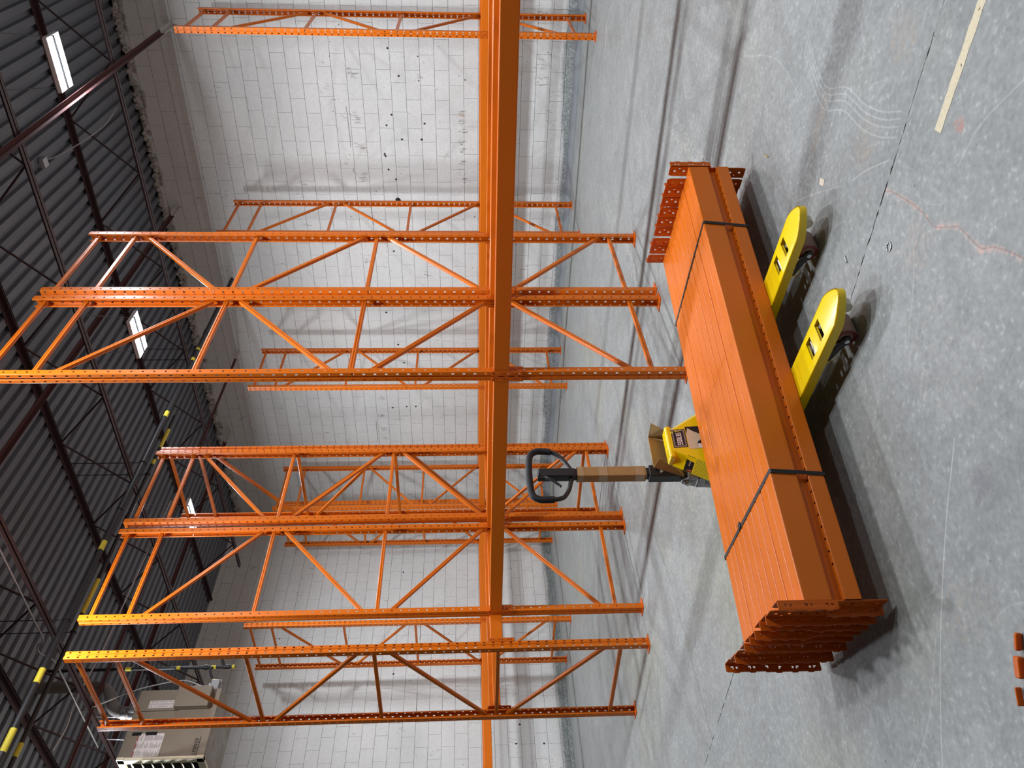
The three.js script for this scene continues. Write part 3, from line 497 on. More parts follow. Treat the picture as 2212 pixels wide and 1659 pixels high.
[[5.2, 7.765, 'leaving the left edge'], [7.765, 10.33, 'next to the corner']].forEach(([a, b, t]) => { alongZ(a, b, HX, true, `orange front rack beam of the back wall row ${t}`); alongZ(a, b, HX + FD, false, `orange rear rack beam of the back wall row ${t}`); });

// ───────────────────────── pallet jack ─────────────────────────
const JT = 12.6 * Math.PI / 180, FX = Math.cos(JT), FZ = Math.sin(JT), atSN = (s, n) => [s * FX - n * FZ, s * FZ + n * FX];
const FORK_TOP = 0.13;
{
  const s0 = 2.6, n0 = 2.517, [jx, jz] = atSN(s0, n0), jack = thing('pallet_jack', 'bright yellow hand pallet jack with a black handle, carrying the strapped beams', 'pallet jack', [jx, 0, jz], -JT);
  const L = (s) => s - s0;
  for (const nf of [-0.263, 0.263]) {
    const w = 0.079, s = new THREE.Shape(), tip = L(2.022), heel = L(3.34);
    s.moveTo(heel, -w); s.lineTo(tip + 0.12, -w); s.bezierCurveTo(tip + 0.085, -w, tip + 0.04, -0.05, tip + 0.014, -0.026); s.quadraticCurveTo(tip, -0.013, tip, 0); s.quadraticCurveTo(tip, 0.013, tip + 0.014, 0.026); s.bezierCurveTo(tip + 0.04, 0.05, tip + 0.085, w, tip + 0.12, w); s.lineTo(heel, w); s.closePath();
    const top = new THREE.Shape(s.getPoints(12));
    const wn = (a, b) => hole(top, [[L(a) - 0.005, -0.05], [L(b) + 0.005, -0.05], [L(b) + 0.005, 0.052], [L(a) - 0.005, 0.052]].reverse());
    wn(2.212, 2.253); wn(2.316, 2.362);
    const g = new THREE.ExtrudeGeometry(top, { depth: 0.002, bevelEnabled: true, bevelThickness: 0.005, bevelSize: 0.005, bevelOffset: -0.005, bevelSegments: 3 }); g.rotateX(Math.PI / 2); // y from +0.005 to -0.007
    g.translate(0, FORK_TOP - 0.005, nf);
    // skirts follow the outline, shallower at the tip
    const pts = s.getPoints(14), G = new Geo();
    for (let i = 0; i < pts.length - 1; i++) {
      const a = pts[i], b = pts[i + 1], dep = (x) => { const t = Math.min(1, Math.max(0, (x - tip) / 0.3)); return 0.026 + 0.02 * t; }; if (Math.abs(a.x - heel) < 1e-6 && Math.abs(b.x - heel) < 1e-6) continue;
      const d = norm2([b.x - a.x, b.y - a.y]), n = [d[1], 0, -d[0]], y = FORK_TOP - 0.004, k = 0.004;
      for (const [o, sg] of [[0, 1], [k, -1]]) { const ax = a.x - n[0] * o, az = a.y - n[2] * o + nf, bx = b.x - n[0] * o, bz = b.y - n[2] * o + nf, nn = n.map((e) => e * sg); G.quad([ax, y, az], [bx, y, bz], [bx, y - dep(b.x), bz], [ax, y - dep(a.x), az], nn, nn, nn, nn); }
      const nb = [0, -1, 0]; G.quad([a.x, y - dep(a.x), a.y + nf], [b.x, y - dep(b.x), b.y + nf], [b.x - n[0] * k, y - dep(b.x), b.y - n[2] * k + nf], [a.x - n[0] * k, y - dep(a.x), a.y - n[2] * k + nf], nb, nb, nb, nb);
    }
    const fork = part('fork', [toCreasedNormals(prep(g), 0.7), fixWinding(G.done())], M.yellow, jack);
    // load wheel, axle and carrying arms
    const wx = L(2.216), wy = 0.047, tread = new THREE.LatheGeometry([[0.014, -0.05], [0.043, -0.05], [0.046, -0.047], [0.047, -0.042], [0.047, 0.042], [0.046, 0.047], [0.043, 0.05], [0.014, 0.05]].map((p) => new THREE.Vector2(...p)), 28); tread.rotateX(Math.PI / 2);
    part('load_wheel', tread.translate(wx, wy, nf - 0.012), M.wheelTread, jack, 'brownish red load wheel');
    for (const k of [-1, 1]) { const r = new THREE.RingGeometry(0.028, 0.0435, 28); if (k < 0) r.rotateY(Math.PI); part('wheel_rim', r.translate(wx, wy, nf - 0.012 + k * 0.0504), M.wheelRed, jack, 'dark red wheel side'); }
    part('wheel_hub', cyl(0.0285, 0.098, wx, wy, nf - 0.012, 'z', 22), M.black, jack);
    for (const k of [-1, 1]) {
      const arm = poly([[-0.018, -0.012], [-0.008, -0.02], [0.01, -0.016], [0.05, 0.008], [0.115, 0.03], [0.125, 0.056], [0.105, 0.06], [0.035, 0.034], [-0.002, 0.02], [-0.016, 0.008]]), ag = extrude(arm, 0.012, 0.002); ag.translate(wx, wy, nf - 0.012 + k * 0.0605 - 0.006);
      part('wheel_arm', ag, M.black, jack); part('axle_end', cyl(0.01, 0.006, wx, wy, nf - 0.012 + k * 0.069, 'z', 18), M.steel, jack, 'bright axle end');
      const lug = new THREE.Shape(); lug.moveTo(-0.03, 0.03); lug.lineTo(-0.018, -0.004); lug.quadraticCurveTo(0, -0.022, 0.018, -0.004); lug.lineTo(0.05, 0.03); lug.closePath(); round(lug, 0, 0.001, 0.009);
      part('lug', extrude(lug, 0.006, 0.001).translate(L(2.315), 0.071, nf + k * 0.071 - 0.003), M.yellow, jack); part('lug_pin', cyl(0.009, 0.008, L(2.315), 0.072, nf + k * 0.0735, 'z', 16), M.steel, jack);
    }
    part('entry_roller', cyl(0.023, 0.034, L(2.085), 0.079, nf - 0.012, 'z', 22), M.nylon, jack, 'milky white entry roller');
    part('push_rod', [cyl(0.012, 0.95, L(2.82), 0.092, nf, 'x', 12), box(0.06, 0.022, 0.05, L(2.36), 0.094, nf, 0.004)], M.black, jack);
    part('window_bar', [cyl(0.009, 0.09, L(2.342), 0.112, nf, 'z', 12)], M.steel, jack);
  }
  // hood: front plate leaning back, flared sides, rounded top
  const hz0 = 0.015, fs = L(3.28), yb = FORK_TOP - 0.03, yt = 0.5, A = [[-0.285, yb], [0.285, yb], [0.062, yt - 0.02], [-0.062, yt - 0.02]], B = [[-0.345, yb], [0.345, yb], [0.108, yt - 0.02], [-0.108, yt - 0.02]];
  const lean = (y) => fs + (y - yb) * 0.1, G = new Geo(), q3 = (a, b, c, d) => { const n = V(...b).sub(V(...a)).cross(V(...c).sub(V(...a))).normalize().toArray(); G.quad(a, b, c, d, n, n, n, n); };
  const fp = (p, d) => [lean(p[1]) + d, p[1], p[0] + hz0];
  q3(fp(A[0], 0), fp(A[1], 0), fp(A[2], 0), fp(A[3], 0)); q3(fp(A[1], 0), fp(B[1], 0.075), fp(B[2], 0.065), fp(A[2], 0)); q3(fp(B[0], 0.075), fp(A[0], 0), fp(A[3], 0), fp(B[3], 0.065));
  q3(fp(A[3], 0), fp(A[2], 0), fp(B[2], 0.065), fp(B[3], 0.065)); q3(fp(B[1], 0.075), fp(B[1], 0.082), fp(B[2], 0.072), fp(B[2], 0.065)); q3(fp(B[0], 0.082), fp(B[0], 0.075), fp(B[3], 0.065), fp(B[3], 0.072)); q3(fp(B[1], 0.082), fp(B[0], 0.082), fp(B[3], 0.072), fp(B[2], 0.072));
  const cap = new RoundedBoxGeometry(0.082, 0.034, 0.205, 4, 0.013).translate(lean(yt) + 0.04, yt - 0.016, hz0);
  const hood = part('hood', G.done(), M.yellow, jack); part('hood_top', cap, M.yellow, jack);
  part('crossmember', box(0.06, 0.07, 0.64, L(3.33), 0.08, 0, 0.01), M.yellow, jack);
  // stickers on the hood
  const place = (m, z, y, off) => { m.position.set(lean(y) - off, y, z + hz0); m.rotation.set(0, -Math.PI / 2, 0); m.rotateX(-Math.atan(0.1)); };
  const c = canvasOf(512, 320), x = c.getContext('2d'); x.fillStyle = '#1c1213'; x.fillRect(0, 0, 512, 320); x.strokeStyle = '#d8ccc2'; x.lineWidth = 8; x.strokeRect(26, 26, 460, 268); x.lineWidth = 4; x.strokeRect(44, 44, 424, 232);
  x.fillStyle = '#f3ece6'; x.font = 'bold 168px sans-serif'; x.save(); x.translate(62, 222); x.scale(0.54, 1.0); x.fillText('5500LBS', 0, 0); x.restore(); x.fillStyle = '#e5cc10'; x.fillRect(416, 0, 40, 52); x.fillRect(448, 92, 34, 44); x.fillRect(430, 150, 26, 30); x.fillRect(470, 200, 24, 30);
  const capSt = part('capacity_sticker', new THREE.PlaneGeometry(0.118, 0.074), std({ map: canvasTex(c), roughness: 0.5 }), hood, 'black sticker with the white writing 5500LBS'); place(capSt, 0.012, 0.438, 0.0012);
  const c2 = canvasOf(512, 256), y2 = c2.getContext('2d'); y2.fillStyle = '#1b1012'; y2.fillRect(0, 0, 512, 256); y2.fillStyle = '#d9c6a4'; y2.beginPath(); y2.moveTo(0, 0); y2.lineTo(330, 0); y2.lineTo(480, 40); y2.lineTo(400, 130); y2.lineTo(330, 236); y2.lineTo(210, 256); y2.lineTo(160, 180); y2.lineTo(90, 150); y2.lineTo(60, 240); y2.lineTo(0, 256); y2.closePath(); y2.fill(); y2.fillStyle = '#f0e8e0'; y2.beginPath(); y2.moveTo(20, 190); y2.lineTo(120, 160); y2.lineTo(100, 250); y2.lineTo(30, 250); y2.fill();
  const torn = part('torn_sticker', new THREE.PlaneGeometry(0.145, 0.075), std({ map: canvasTex(c2), roughness: 0.7 }), hood, 'black sticker half covered by torn beige paper'); place(torn, 0.012, 0.36, 0.0012);
  const c3 = canvasOf(512, 512), z3 = c3.getContext('2d'); z3.fillStyle = '#e3cd16'; z3.fillRect(0, 0, 512, 512); z3.fillStyle = '#1c1213'; z3.fillRect(0, 0, 512, 110); z3.fillStyle = '#c05a38'; z3.beginPath(); z3.moveTo(20, 100); z3.lineTo(90, 100); z3.lineTo(55, 20); z3.fill(); z3.fillStyle = '#cdbf8a'; for (let k = 0; k < 7; k++) z3.fillRect(190 + k * 26, 46, 16, 16); const RR = rng(4); z3.fillStyle = 'rgba(120,105,20,.75)'; for (let r = 0; r < 24; r++) { let w = 12; while (w < 470) { const l = 14 + RR() * 40; z3.fillRect(w, 130 + r * 16, l, 7); w += l + 9; } }
  const side = part('warning_label', new THREE.PlaneGeometry(0.13, 0.22), std({ map: canvasTex(c3), roughness: 0.5 }), hood, 'yellow warning label with rows of fine print');
  { const a = V(...fp(A[1], 0)), b = V(...fp(B[1], 0.075)), d = V(...fp(A[2], 0)), e = V(...fp(B[2], 0.065)); // flared side towards the right of the picture is the -n side
    const mz = (p) => V(p.x, p.y, 2 * hz0 - p.z), P0 = mz(a), P1 = mz(b), P2 = mz(d), P3 = mz(e), up = P2.clone().add(P3).sub(P0).sub(P1).normalize(), acr = P1.clone().sub(P0), nrm = acr.clone().cross(up).normalize(); if (nrm.z > 0) nrm.negate(); const rt = up.clone().cross(nrm).normalize();
    const cen = P0.clone().add(P1).multiplyScalar(0.5).lerp(P2.clone().add(P3).multiplyScalar(0.5), 0.62).addScaledVector(nrm, 0.0015); side.quaternion.setFromRotationMatrix(new THREE.Matrix4().makeBasis(rt, up, nrm)); side.position.copy(cen); side.geometry = new THREE.PlaneGeometry(0.085, 0.2); }
  // pump, steering yoke, tiller
  const ts = L(3.56), tn = -0.022, tw = 0.05;
  part('pump_housing', [cyl(0.055, 0.16, ts, 0.2, tn, 'y', 24), box(0.1, 0.05, 0.13, ts, 0.29, tn, 0.012), cyl(0.03, 0.06, ts - 0.03, 0.335, tn - 0.03, 'y', 18)], M.cast, jack);
  for (const k of [-1, 1]) { const s = new THREE.Shape(); s.moveTo(-0.05, 0.2); s.lineTo(0.06, 0.2); s.lineTo(0.05, 0.3); s.lineTo(0.02, 0.385); s.quadraticCurveTo(0, 0.41, -0.02, 0.385); s.lineTo(-0.055, 0.29); s.closePath(); round(s, 0, 0.365, 0.012); round(s, -0.005, 0.28, 0.016); part('pump_bracket', extrude(s, 0.012, 0.002).translate(ts, 0, tn + k * 0.052 - 0.006), M.cast, jack, 'bright grey cast bracket'); }
  part('pivot_bolt', [cyl(0.018, 0.14, ts, 0.365, tn, 'z', 18), cyl(0.012, 0.155, ts, 0.365, tn, 'z', 6)], M.steel, jack);
  for (const k of [-1, 1]) { part('steer_wheel', cyl(0.09, 0.05, ts, 0.09, tn + k * 0.06, 'z', 32), M.rubber, jack); part('steer_hub', cyl(0.05, 0.054, ts, 0.09, tn + k * 0.06, 'z', 24), M.nylon, jack); }
  const tiller = new THREE.Group();
  part('tiller_yoke', [box(0.066, 0.24, 0.074, ts, 0.45, tn, 0.008), box(0.04, 0.05, 0.064, ts - 0.02, 0.33, tn, 0.006), box(0.03, 0.13, 0.05, ts - 0.035, 0.47, tn + 0.028, 0.006)], M.black, jack);
  part('yoke_bolt', cyl(0.011, 0.1, ts - 0.03, 0.5, tn + 0.03, 'z', 14), M.steel, jack);
  part('tiller_tube', box(tw, 0.64, tw, ts, 0.84, tn, 0.008), M.black, jack);
  part('tiller_head', box(0.056, 0.2, 0.054, ts, 1.07, tn, 0.008), M.black, jack);
  const hp = [[0, 0.985, -0.02], [0, 0.995, -0.05], [0, 1.01, -0.1], [0, 1.04, -0.145], [0, 1.09, -0.158], [0, 1.16, -0.158], [0, 1.198, -0.14], [0, 1.212, -0.1], [0, 1.217, 0], [0, 1.212, 0.1], [0, 1.198, 0.14], [0, 1.16, 0.158], [0, 1.09, 0.152], [0, 1.04, 0.115], [0, 1.01, 0.07], [0, 0.99, 0.03], [0, 0.982, 0.0]].map(([a, y, z]) => V(ts, y, tn + z));
  part('handle_loop', tube(hp, 0.0125, 120, 12, true), M.black, jack, 'glossy black steel loop handle');
  const gp = hp.slice(4, 13); part('handle_grip', tube(gp, 0.0185, 70, 14), M.rubber, jack, 'thick matt grip over the top of the loop');
  part('lift_lever', tube([V(ts - 0.02, 1.135, tn - 0.028), V(ts - 0.03, 1.12, tn - 0.04), V(ts - 0.03, 1.09, tn - 0.062), V(ts - 0.028, 1.065, tn - 0.084), V(ts - 0.028, 1.055, tn - 0.096)], 0.008, 30, 10).scale(1, 1, 1), M.black, jack);
  part('lever_block', [box(0.03, 0.05, 0.02, ts - 0.012, 1.15, tn - 0.03, 0.004), cyl(0.004, 0.05, ts - 0.03, 1.165, tn - 0.022, 'x', 8)], M.black, jack);
  part('cylinder_crown', cyl(0.02, 0.1, ts, 0.3, tn, 'y', 16), M.steel, jack);
  void tiller;
  // cardboard round the tiller and on the hood
  const [cx, cz] = atSN(s0 + ts, n0 + tn), wrap = thing('cardboard_sleeve', 'brown cardboard sleeve taped round the pallet jack handle', 'cardboard', [cx, 0.585, cz], -JT);
  const wg = sweep([[-0.031, -0.031, 0.006], [0.031, -0.031, 0.006], [0.031, 0.031, 0.006], [-0.031, 0.031, 0.006]], true, 0.375, {}, 0); fixWinding(wg); part('sleeve', wg, M.cardboard, wrap);
  for (const [y, hh] of [[0.01, 0.05], [0.21, 0.05], [0.34, 0.03]]) part('tape_band', sweep([[-0.0318, -0.0318, 0.006], [0.0318, -0.0318, 0.006], [0.0318, 0.0318, 0.006], [-0.0318, 0.0318, 0.006]], true, hh).translate(0, y, 0), phys({ color: 0xb19468, roughness: 0.15, clearcoat: 1, clearcoatRoughness: 0.1 }), wrap, 'shiny clear tape');
  const [bx, bz] = atSN(3.42, n0 + 0.02), flap = thing('cardboard_flap', 'torn open cardboard packing folded round the top of the yellow hood', 'cardboard', [bx, 0.42, bz], -JT);
  const sheet = (pts) => { const g = new Geo(), t = 0.003, P = pts.map((p) => V(...p)), n = P[1].clone().sub(P[0]).cross(P[2].clone().sub(P[0])).normalize(), b = P.map((p) => p.clone().addScaledVector(n, -t)), N = n.toArray(), M2 = n.clone().negate().toArray(); g.quad(...P.map((p) => p.toArray()), N, N, N, N); g.quad(...b.slice().reverse().map((p) => p.toArray()), M2, M2, M2, M2); for (let i = 0; i < 4; i++) { const j = (i + 1) % 4, e = P[j].clone().sub(P[i]).cross(n).normalize().toArray(); g.quad(P[j].toArray(), P[i].toArray(), b[i].toArray(), b[j].toArray(), e, e, e, e); } return g.done(); };
  part('panel', sheet([[0.06, -0.02, -0.12], [0.07, 0.0, 0.1], [0.0, 0.15, 0.1], [0.02, 0.145, -0.085]]), M.cardboard, flap);
  part('panel', sheet([[0.07, 0.0, 0.1], [-0.02, 0.05, 0.12], [-0.03, 0.13, 0.17], [0.0, 0.15, 0.1]]), M.cardboard, flap);
  part('panel', sheet([[0.06, -0.02, -0.12], [0.02, 0.145, -0.085], [-0.03, 0.12, -0.06], [0.0, 0.02, -0.13]]), M.cardboard, flap);
}

// ───────────────────────── strapped stack of beams on the forks ─────────────────────────
{
  const A = -72.7 * Math.PI / 180, dx = Math.cos(A), dz = Math.sin(A), nx = 0.9548, nz = 0.2974, O = [1.5605, 4.152], at = (d, n) => [O[0] + dx * d + nx * n, O[1] + dz * d + nz * n];
  const turnF = Math.atan2(dz, -dx); // placeholder, set below
  const ord = ['front', 'second', 'third', 'fourth', 'fifth', 'sixth', 'seventh', 'eighth', 'ninth', 'rear'];
  const upper = 'FBFFFFFBFB', lower = 'BBFFFFFBFB', R = rng(17), PITCHB = 0.0729;
  const put = (k, kind, layer) => {
    const up = layer === 'upper', n = kind === 'F' ? PITCHB * k + 0.0025 : PITCHB * (k + 1) - 0.0025, d = LS / 2 + (k ? (R() - 0.5) * 0.02 : 0) + 0.005, [x, z] = at(d, n);
    const g = beam(`orange beam in the ${layer} layer of the strapped stack, ${ord[k]} ${k === 0 || k === 9 ? 'one' : 'from the front'}`, x, 0, z, 0, undefined, !up && k === 0 ? protoSlot : protoStack);
    // local z must point to -n (F) or +n (B); upper layer lies upside down
    const zdir = kind === 'F' ? V(-nx, 0, -nz) : V(nx, 0, nz), ydir = V(0, up ? -1 : 1, 0), xdir = ydir.clone().cross(zdir);
    g.quaternion.setFromRotationMatrix(new THREE.Matrix4().makeBasis(xdir, ydir, zdir));
    g.position.y = up ? FORK_TOP + 2 * BH + 0.0012 - (k ? R() * 0.0006 : 0) : FORK_TOP + 0.0005;
  };
  for (let k = 0; k < 10; k++) put(k, lower[k], 'lower');
  for (let k = 0; k < 10; k++) put(k, upper[k], 'upper');
  void turnF;
  const strap = (label, dFrontTop, dBackTop, dFrontBot) => {
    const t = thing('strap', label, 'strap', [O[0], 0, O[1]]), yT = FORK_TOP + 2 * BH + 0.0025, yB = FORK_TOP - 0.0022, w = 0.0085;
    const nodes = [[dFrontBot, -0.004, yB], [dFrontTop + (dFrontBot - dFrontTop) * 0.06, -0.004, yT - 0.005], [dFrontTop, 0.002, yT], [dFrontTop + (dBackTop - dFrontTop) * 0.3, 0.22, yT + 0.001], [dFrontTop + (dBackTop - dFrontTop) * 0.62, 0.46, yT + 0.001], [dBackTop, 0.737, yT], [dBackTop, 0.742, yT - 0.006], [dBackTop, 0.742, yB]];
    const G = new Geo();
    for (let i = 0; i < nodes.length; i++) {
      const a = nodes[i], b = nodes[(i + 1) % nodes.length], P = (q, s) => { const [x, z] = at(q[0] + s * w, q[1]); return [x - O[0], q[2], z - O[1]]; }, q = [P(a, -1), P(b, -1), P(b, 1), P(a, 1)], n = V(...q[1]).sub(V(...q[0])).cross(V(...q[2]).sub(V(...q[0]))).normalize(), N = n.toArray(), U = n.clone().negate().toArray(), k = 0.0012, lo = q.map((p) => p.map((e, j) => e - n.toArray()[j] * k));
      G.quad(...q, N, N, N, N); G.quad(lo[3], lo[2], lo[1], lo[0], U, U, U, U); for (const [i0, i1] of [[0, 1], [2, 3]]) { const e = V(dx, 0, dz).multiplyScalar(i0 ? 1 : -1).toArray(); G.quad(q[i1], q[i0], lo[i0], lo[i1], e, e, e, e); }
    }
    part('strap_band', fixWinding(G.done()), M.strap, t);
    if (dFrontTop > 1) part('strap_buckle', box(0.03, 0.004, 0.026, at(1.915, 0.45)[0] - O[0], yT + 0.003, at(1.915, 0.45)[1] - O[1], 0.001), M.strap, t);
  };
  strap('black plastic strap round the stack of beams at its right end', 0.445, 0.494, 0.475);
  strap('black plastic strap round the stack of beams at its left end', 1.9, 1.936, 1.918);
}

// ───────────────────────── small things on the floor ─────────────────────────
{
  const R = rng(8), pts = [], n = 30; for (let i = 0; i <= n; i++) pts.push([0.2 + i * 0.0212, 2.572 + (R() - 0.5) * 0.004]); for (let i = n; i >= 0; i--) pts.push([0.2 + i * 0.0212, 2.531 + (R() - 0.5) * 0.004]);
  const s = poly(pts), c = canvasOf(512, 64), x = c.getContext('2d'); x.fillStyle = '#d2c7a8'; x.fillRect(0, 0, 512, 64); for (let k = 0; k < 700; k++) { x.strokeStyle = R() < 0.5 ? `rgba(120,104,80,${R() * 0.3})` : `rgba(236,228,206,${R() * 0.35})`; x.lineWidth = 1 + R() * 2; const a = R() * 512, b = R() * 64; x.beginPath(); x.moveTo(a, b); x.lineTo(a + (R() - 0.5) * 24, b + (R() - 0.3) * 14); x.stroke(); } for (const u of [330, 205, 60]) { x.fillStyle = 'rgba(70,52,40,.7)'; x.beginPath(); x.ellipse(u, 20 + R() * 20, 5, 3, R() * 3, 0, 6.3); x.fill(); }
  const tx = canvasTex(c); tx.repeat.set(1 / 0.66, 1 / 0.05); tx.offset.set(-0.2 / 0.66, -2.525 / 0.05); tx.wrapS = tx.wrapT = THREE.RepeatWrapping;
  const g = new THREE.ExtrudeGeometry(s, { depth: 0.0008, bevelEnabled: false }); g.rotateX(Math.PI / 2).translate(0, 0.0009, 0);
  const t = part('floor_tape', g, std({ map: tx, roughness: 0.8 }), scene); tag(t, 'strip of worn beige tape stuck on the grey floor near the bottom right', 'tape');
  const w = new THREE.TorusGeometry(0.016, 0.0032, 8, 28); w.rotateX(Math.PI / 2).scale(1, 0.7, 1); const wm = part('washer', w, M.steel, scene); wm.position.set(1.28, 0.0024, 2.61); tag(wm, 'small steel spring washer lying on the floor in front of the forks', 'washer');
  const sc = thing('screw', 'small bright screw lying on the floor beside the right fork', 'screw', [1.47, 0.004, 2.885], 1.1); part('shank', cyl(0.0024, 0.034, 0, 0, 0, 'x', 8), M.steel, sc); part('head', cyl(0.0042, 0.003, 0.017, 0, 0, 'x', 10), M.steel, sc);
  const sp = part('wood_splinter', new THREE.ConeGeometry(0.004, 0.09, 5).rotateX(Math.PI / 2), std({ color: 0xc7a86a, roughness: 0.9 }), scene); sp.position.set(1.44, 0.0035, 3.99); sp.rotation.y = 0.15; tag(sp, 'thin pale wood splinter on the floor right of the beam stack', 'splinter');
  const pp = part('paper_scrap', box(0.028, 0.0012, 0.045, 0, 0.0008, 0), std({ color: 0xc9bda6, roughness: 0.9 }), scene); pp.position.set(1.3, 0, 3.28); pp.rotation.y = 0.2; tag(pp, 'small beige scrap of tape on the floor beyond the fork tips', 'tape');
  // the tips of one more beam end that reaches into the bottom edge of the picture
  const e = thing('beam_end', 'orange beam end on the floor, only its hook tips reach the frame edge', 'rack beam', [1.925, 0.012, 1.285], 0);
  const hook = (x, z, l, w2, tn) => { const h = new RoundedBoxGeometry(l, 0.02, w2, 2, 0.006); h.rotateY(tn); return h.translate(x, 0, z); };
  for (const [x, z, l, w2, tn] of [[-0.062, 0.045, 0.05, 0.014, 0.7], [-0.008, 0.0, 0.06, 0.026, 0.8], [0.058, -0.048, 0.05, 0.008, 0.9]]) part('hook_tip', hook(x, z, l, w2, tn), M.orangePlate, e);
  part('plate', box(0.22, 0.02, 0.02, -0.035, 0, -0.06, 0.004).rotateY(0.72), M.orangePlate, e);
}

// ───────────────────────── gas pipes, conduit, unit heater ─────────────────────────
{
  const pipeRun = (x, y, r, label, bands, z1 = ZW - 0.01) => {
    const t = thing('gas_pipe', label, 'pipe', [x, y, 1.5]), L = z1 - 1.5;
    part('pipe', cyl(r, L, 0, 0, L / 2, 'z', 18), M.pipe, t);
    for (const z of [3.2, 6.4, 9.9]) part('coupling', cyl(r * 1.25, 0.09, 0, 0, z - 1.5, 'z', 18), M.pipe, t);
    for (const [z, l] of bands) part('yellow_label', cyl(r * 1.03, l, 0, 0, z - 1.5, 'z', 18), M.gasYellow, t, 'yellow gas marking band');
    for (const z of [4.88, 7.06, 9.42]) { const g = new THREE.TorusGeometry(r * 1.3, 0.005, 6, 20); part('pipe_hanger', [g.translate(0, 0, z - 1.5 + 0.05), rodGeo(V(0, r * 1.2, z - 1.45), V(0, DECK - y - 0.001, z - 1.45), 0.005, 6)], M.pipe, t); }
  };
  pipeRun(6.22, 5.25, 0.027, 'black gas pipe with yellow bands hung below the roof joists, larger of two', [[9.46, 0.06], [9.2, 0.06], [8.0, 0.1], [5.84, 0.12], [4.34, 0.14], [3.75, 0.2]]);
  pipeRun(6.4, 5.24, 0.021, 'thinner black gas pipe with yellow bands running beside the larger pipe', [[7.75, 0.35], [7.32, 0.08], [5.35, 0.42], [3.77, 0.12]], 8.2);
  const wire = thing('conduit_run', 'thin pale conduit running along the third joist above the left racks', 'conduit', [5.0, 5.42, 4.79]);
  part('conduit', tube([V(-2, 0, 0), V(0.2, 0, 0), V(1.05, 0, -0.01), V(1.32, 0.01, 0), V(1.42, 0.1, 0.0), V(1.55, 0.1, 0.0), V(1.66, 0.01, 0), V(2.4, 0, -0.01), V(3.1, 0, -0.01)], 0.009, 80, 8), M.conduit, wire);
  const wire2 = thing('conduit_run', 'thin pale conduit crossing under the joists beside the heater, towards the wall', 'conduit', [7.46, 5.46, 4.3]); part('conduit', tube([V(-0.12, 0, 0), V(-0.06, 0, 0.3), V(-0.07, 0.02, 0.56), V(0, 0, 1.2), V(0.05, 0, 2.2), V(0.12, 0, 3.6)], 0.009, 60, 8), M.cable, wire2);
  const cab = thing('cable', 'grey cable sagging from the deck beside the nearest lamp', 'cable', [2.9, 5.45, 9.3]); part('wire', tube([V(0, 0.02, 0.1), V(0.14, 0.12, -0.12), V(0.24, 0.3, -0.42), V(0.32, 0.5, -0.62), V(0.33, 0.6, -0.7)], 0.006, 40, 8), M.cable, cab); part('junction_box', box(0.1, 0.05, 0.1, 0.34, 0.585, -0.74, 0.006), M.conduit, cab);

  // unit heater hung from the third joist
  const hx = 7.54, hy = 4.11, hz = 4.32, H = 0.82, D = 0.73, W = 0.62;
  const h = thing('unit_heater', 'beige unit heater hung from the roof with a cream louvred front', 'heater', [hx, hy, hz]);
  part('cabinet', new RoundedBoxGeometry(W, H, D, 2, 0.008).translate(W / 2, H / 2, D / 2 + 0.01), M.heaterBeige, h);
  part('front_frame', [box(W + 0.02, 0.07, 0.03, W / 2, 0.035, 0, 0.004), box(W + 0.02, 0.07, 0.03, W / 2, H - 0.035, 0, 0.004), box(0.07, H, 0.03, 0.035, H / 2, 0, 0.004), box(0.07, H, 0.03, W - 0.035, H / 2, 0, 0.004)], M.heaterCream, h);
  part('duct_opening', box(W - 0.13, H - 0.13, 0.01, W / 2, H / 2, 0.006), M.dark, h);
  for (let k = 0; k < 7; k++) { const l = part('louvre', new RoundedBoxGeometry(W - 0.14, 0.085, 0.006, 1, 0.002), M.heaterCream, h); l.position.set(W / 2, 0.13 + k * 0.094, -0.012); l.rotation.x = 0.75; }
  part('burner_box', new RoundedBoxGeometry(0.07, 0.34, 0.23, 2, 0.006).translate(-0.034, 0.25, 0.62), M.heaterBeige, h);
  part('seam', box(0.003, H - 0.34, 0.004, -0.001, H - 0.2, 0.5), M.dark, h);
  part('vent_slots', [box(0.004, 0.09, 0.036, -0.0005, 0.71, 0.255), box(0.004, 0.11, 0.036, -0.0005, 0.57, 0.255)], M.dark, h);
  const face = (name, w, hh, y, z, canvas, label) => { const m = part(name, new THREE.PlaneGeometry(w, hh), std({ map: canvasTex(canvas), roughness: 0.7, transparent: name === 'lettering', alphaTest: name === 'lettering' ? 0.5 : 0 }), h, label); m.rotation.y = -Math.PI / 2; m.position.set(-0.0015, y, z); };
  const RR = rng(12), paper = (W2, H2, rows, red) => { const c = canvasOf(W2, H2), x = c.getContext('2d'); x.fillStyle = '#cfcac4'; x.fillRect(0, 0, W2, H2); const colW = W2 / 3; for (let cI = 0; cI < 3; cI++) for (let r = 0; r < rows; r++) { if (RR() < 0.12) continue; x.fillStyle = `rgba(70,66,64,${0.45 + RR() * 0.35})`; x.fillRect(cI * colW + 12, 14 + r * (H2 - 24) / rows, colW * (0.4 + RR() * 0.5), (H2 - 24) / rows * 0.42); } if (red) { x.fillStyle = '#8e2a24'; for (let cI = 0; cI < 3; cI++) { x.fillRect(cI * colW + 4, 6, colW * 0.72, 12); } x.fillRect(0, 0, W2, 5); } return c; };
  face('instruction_label', 0.24, 0.25, 0.565, 0.135, paper(384, 400, 26, true), 'white instruction sheet with red headings and fine print');
  face('rating_label', 0.085, 0.26, 0.56, 0.575, paper(160, 512, 34, false), 'pale rating plate with fine print');
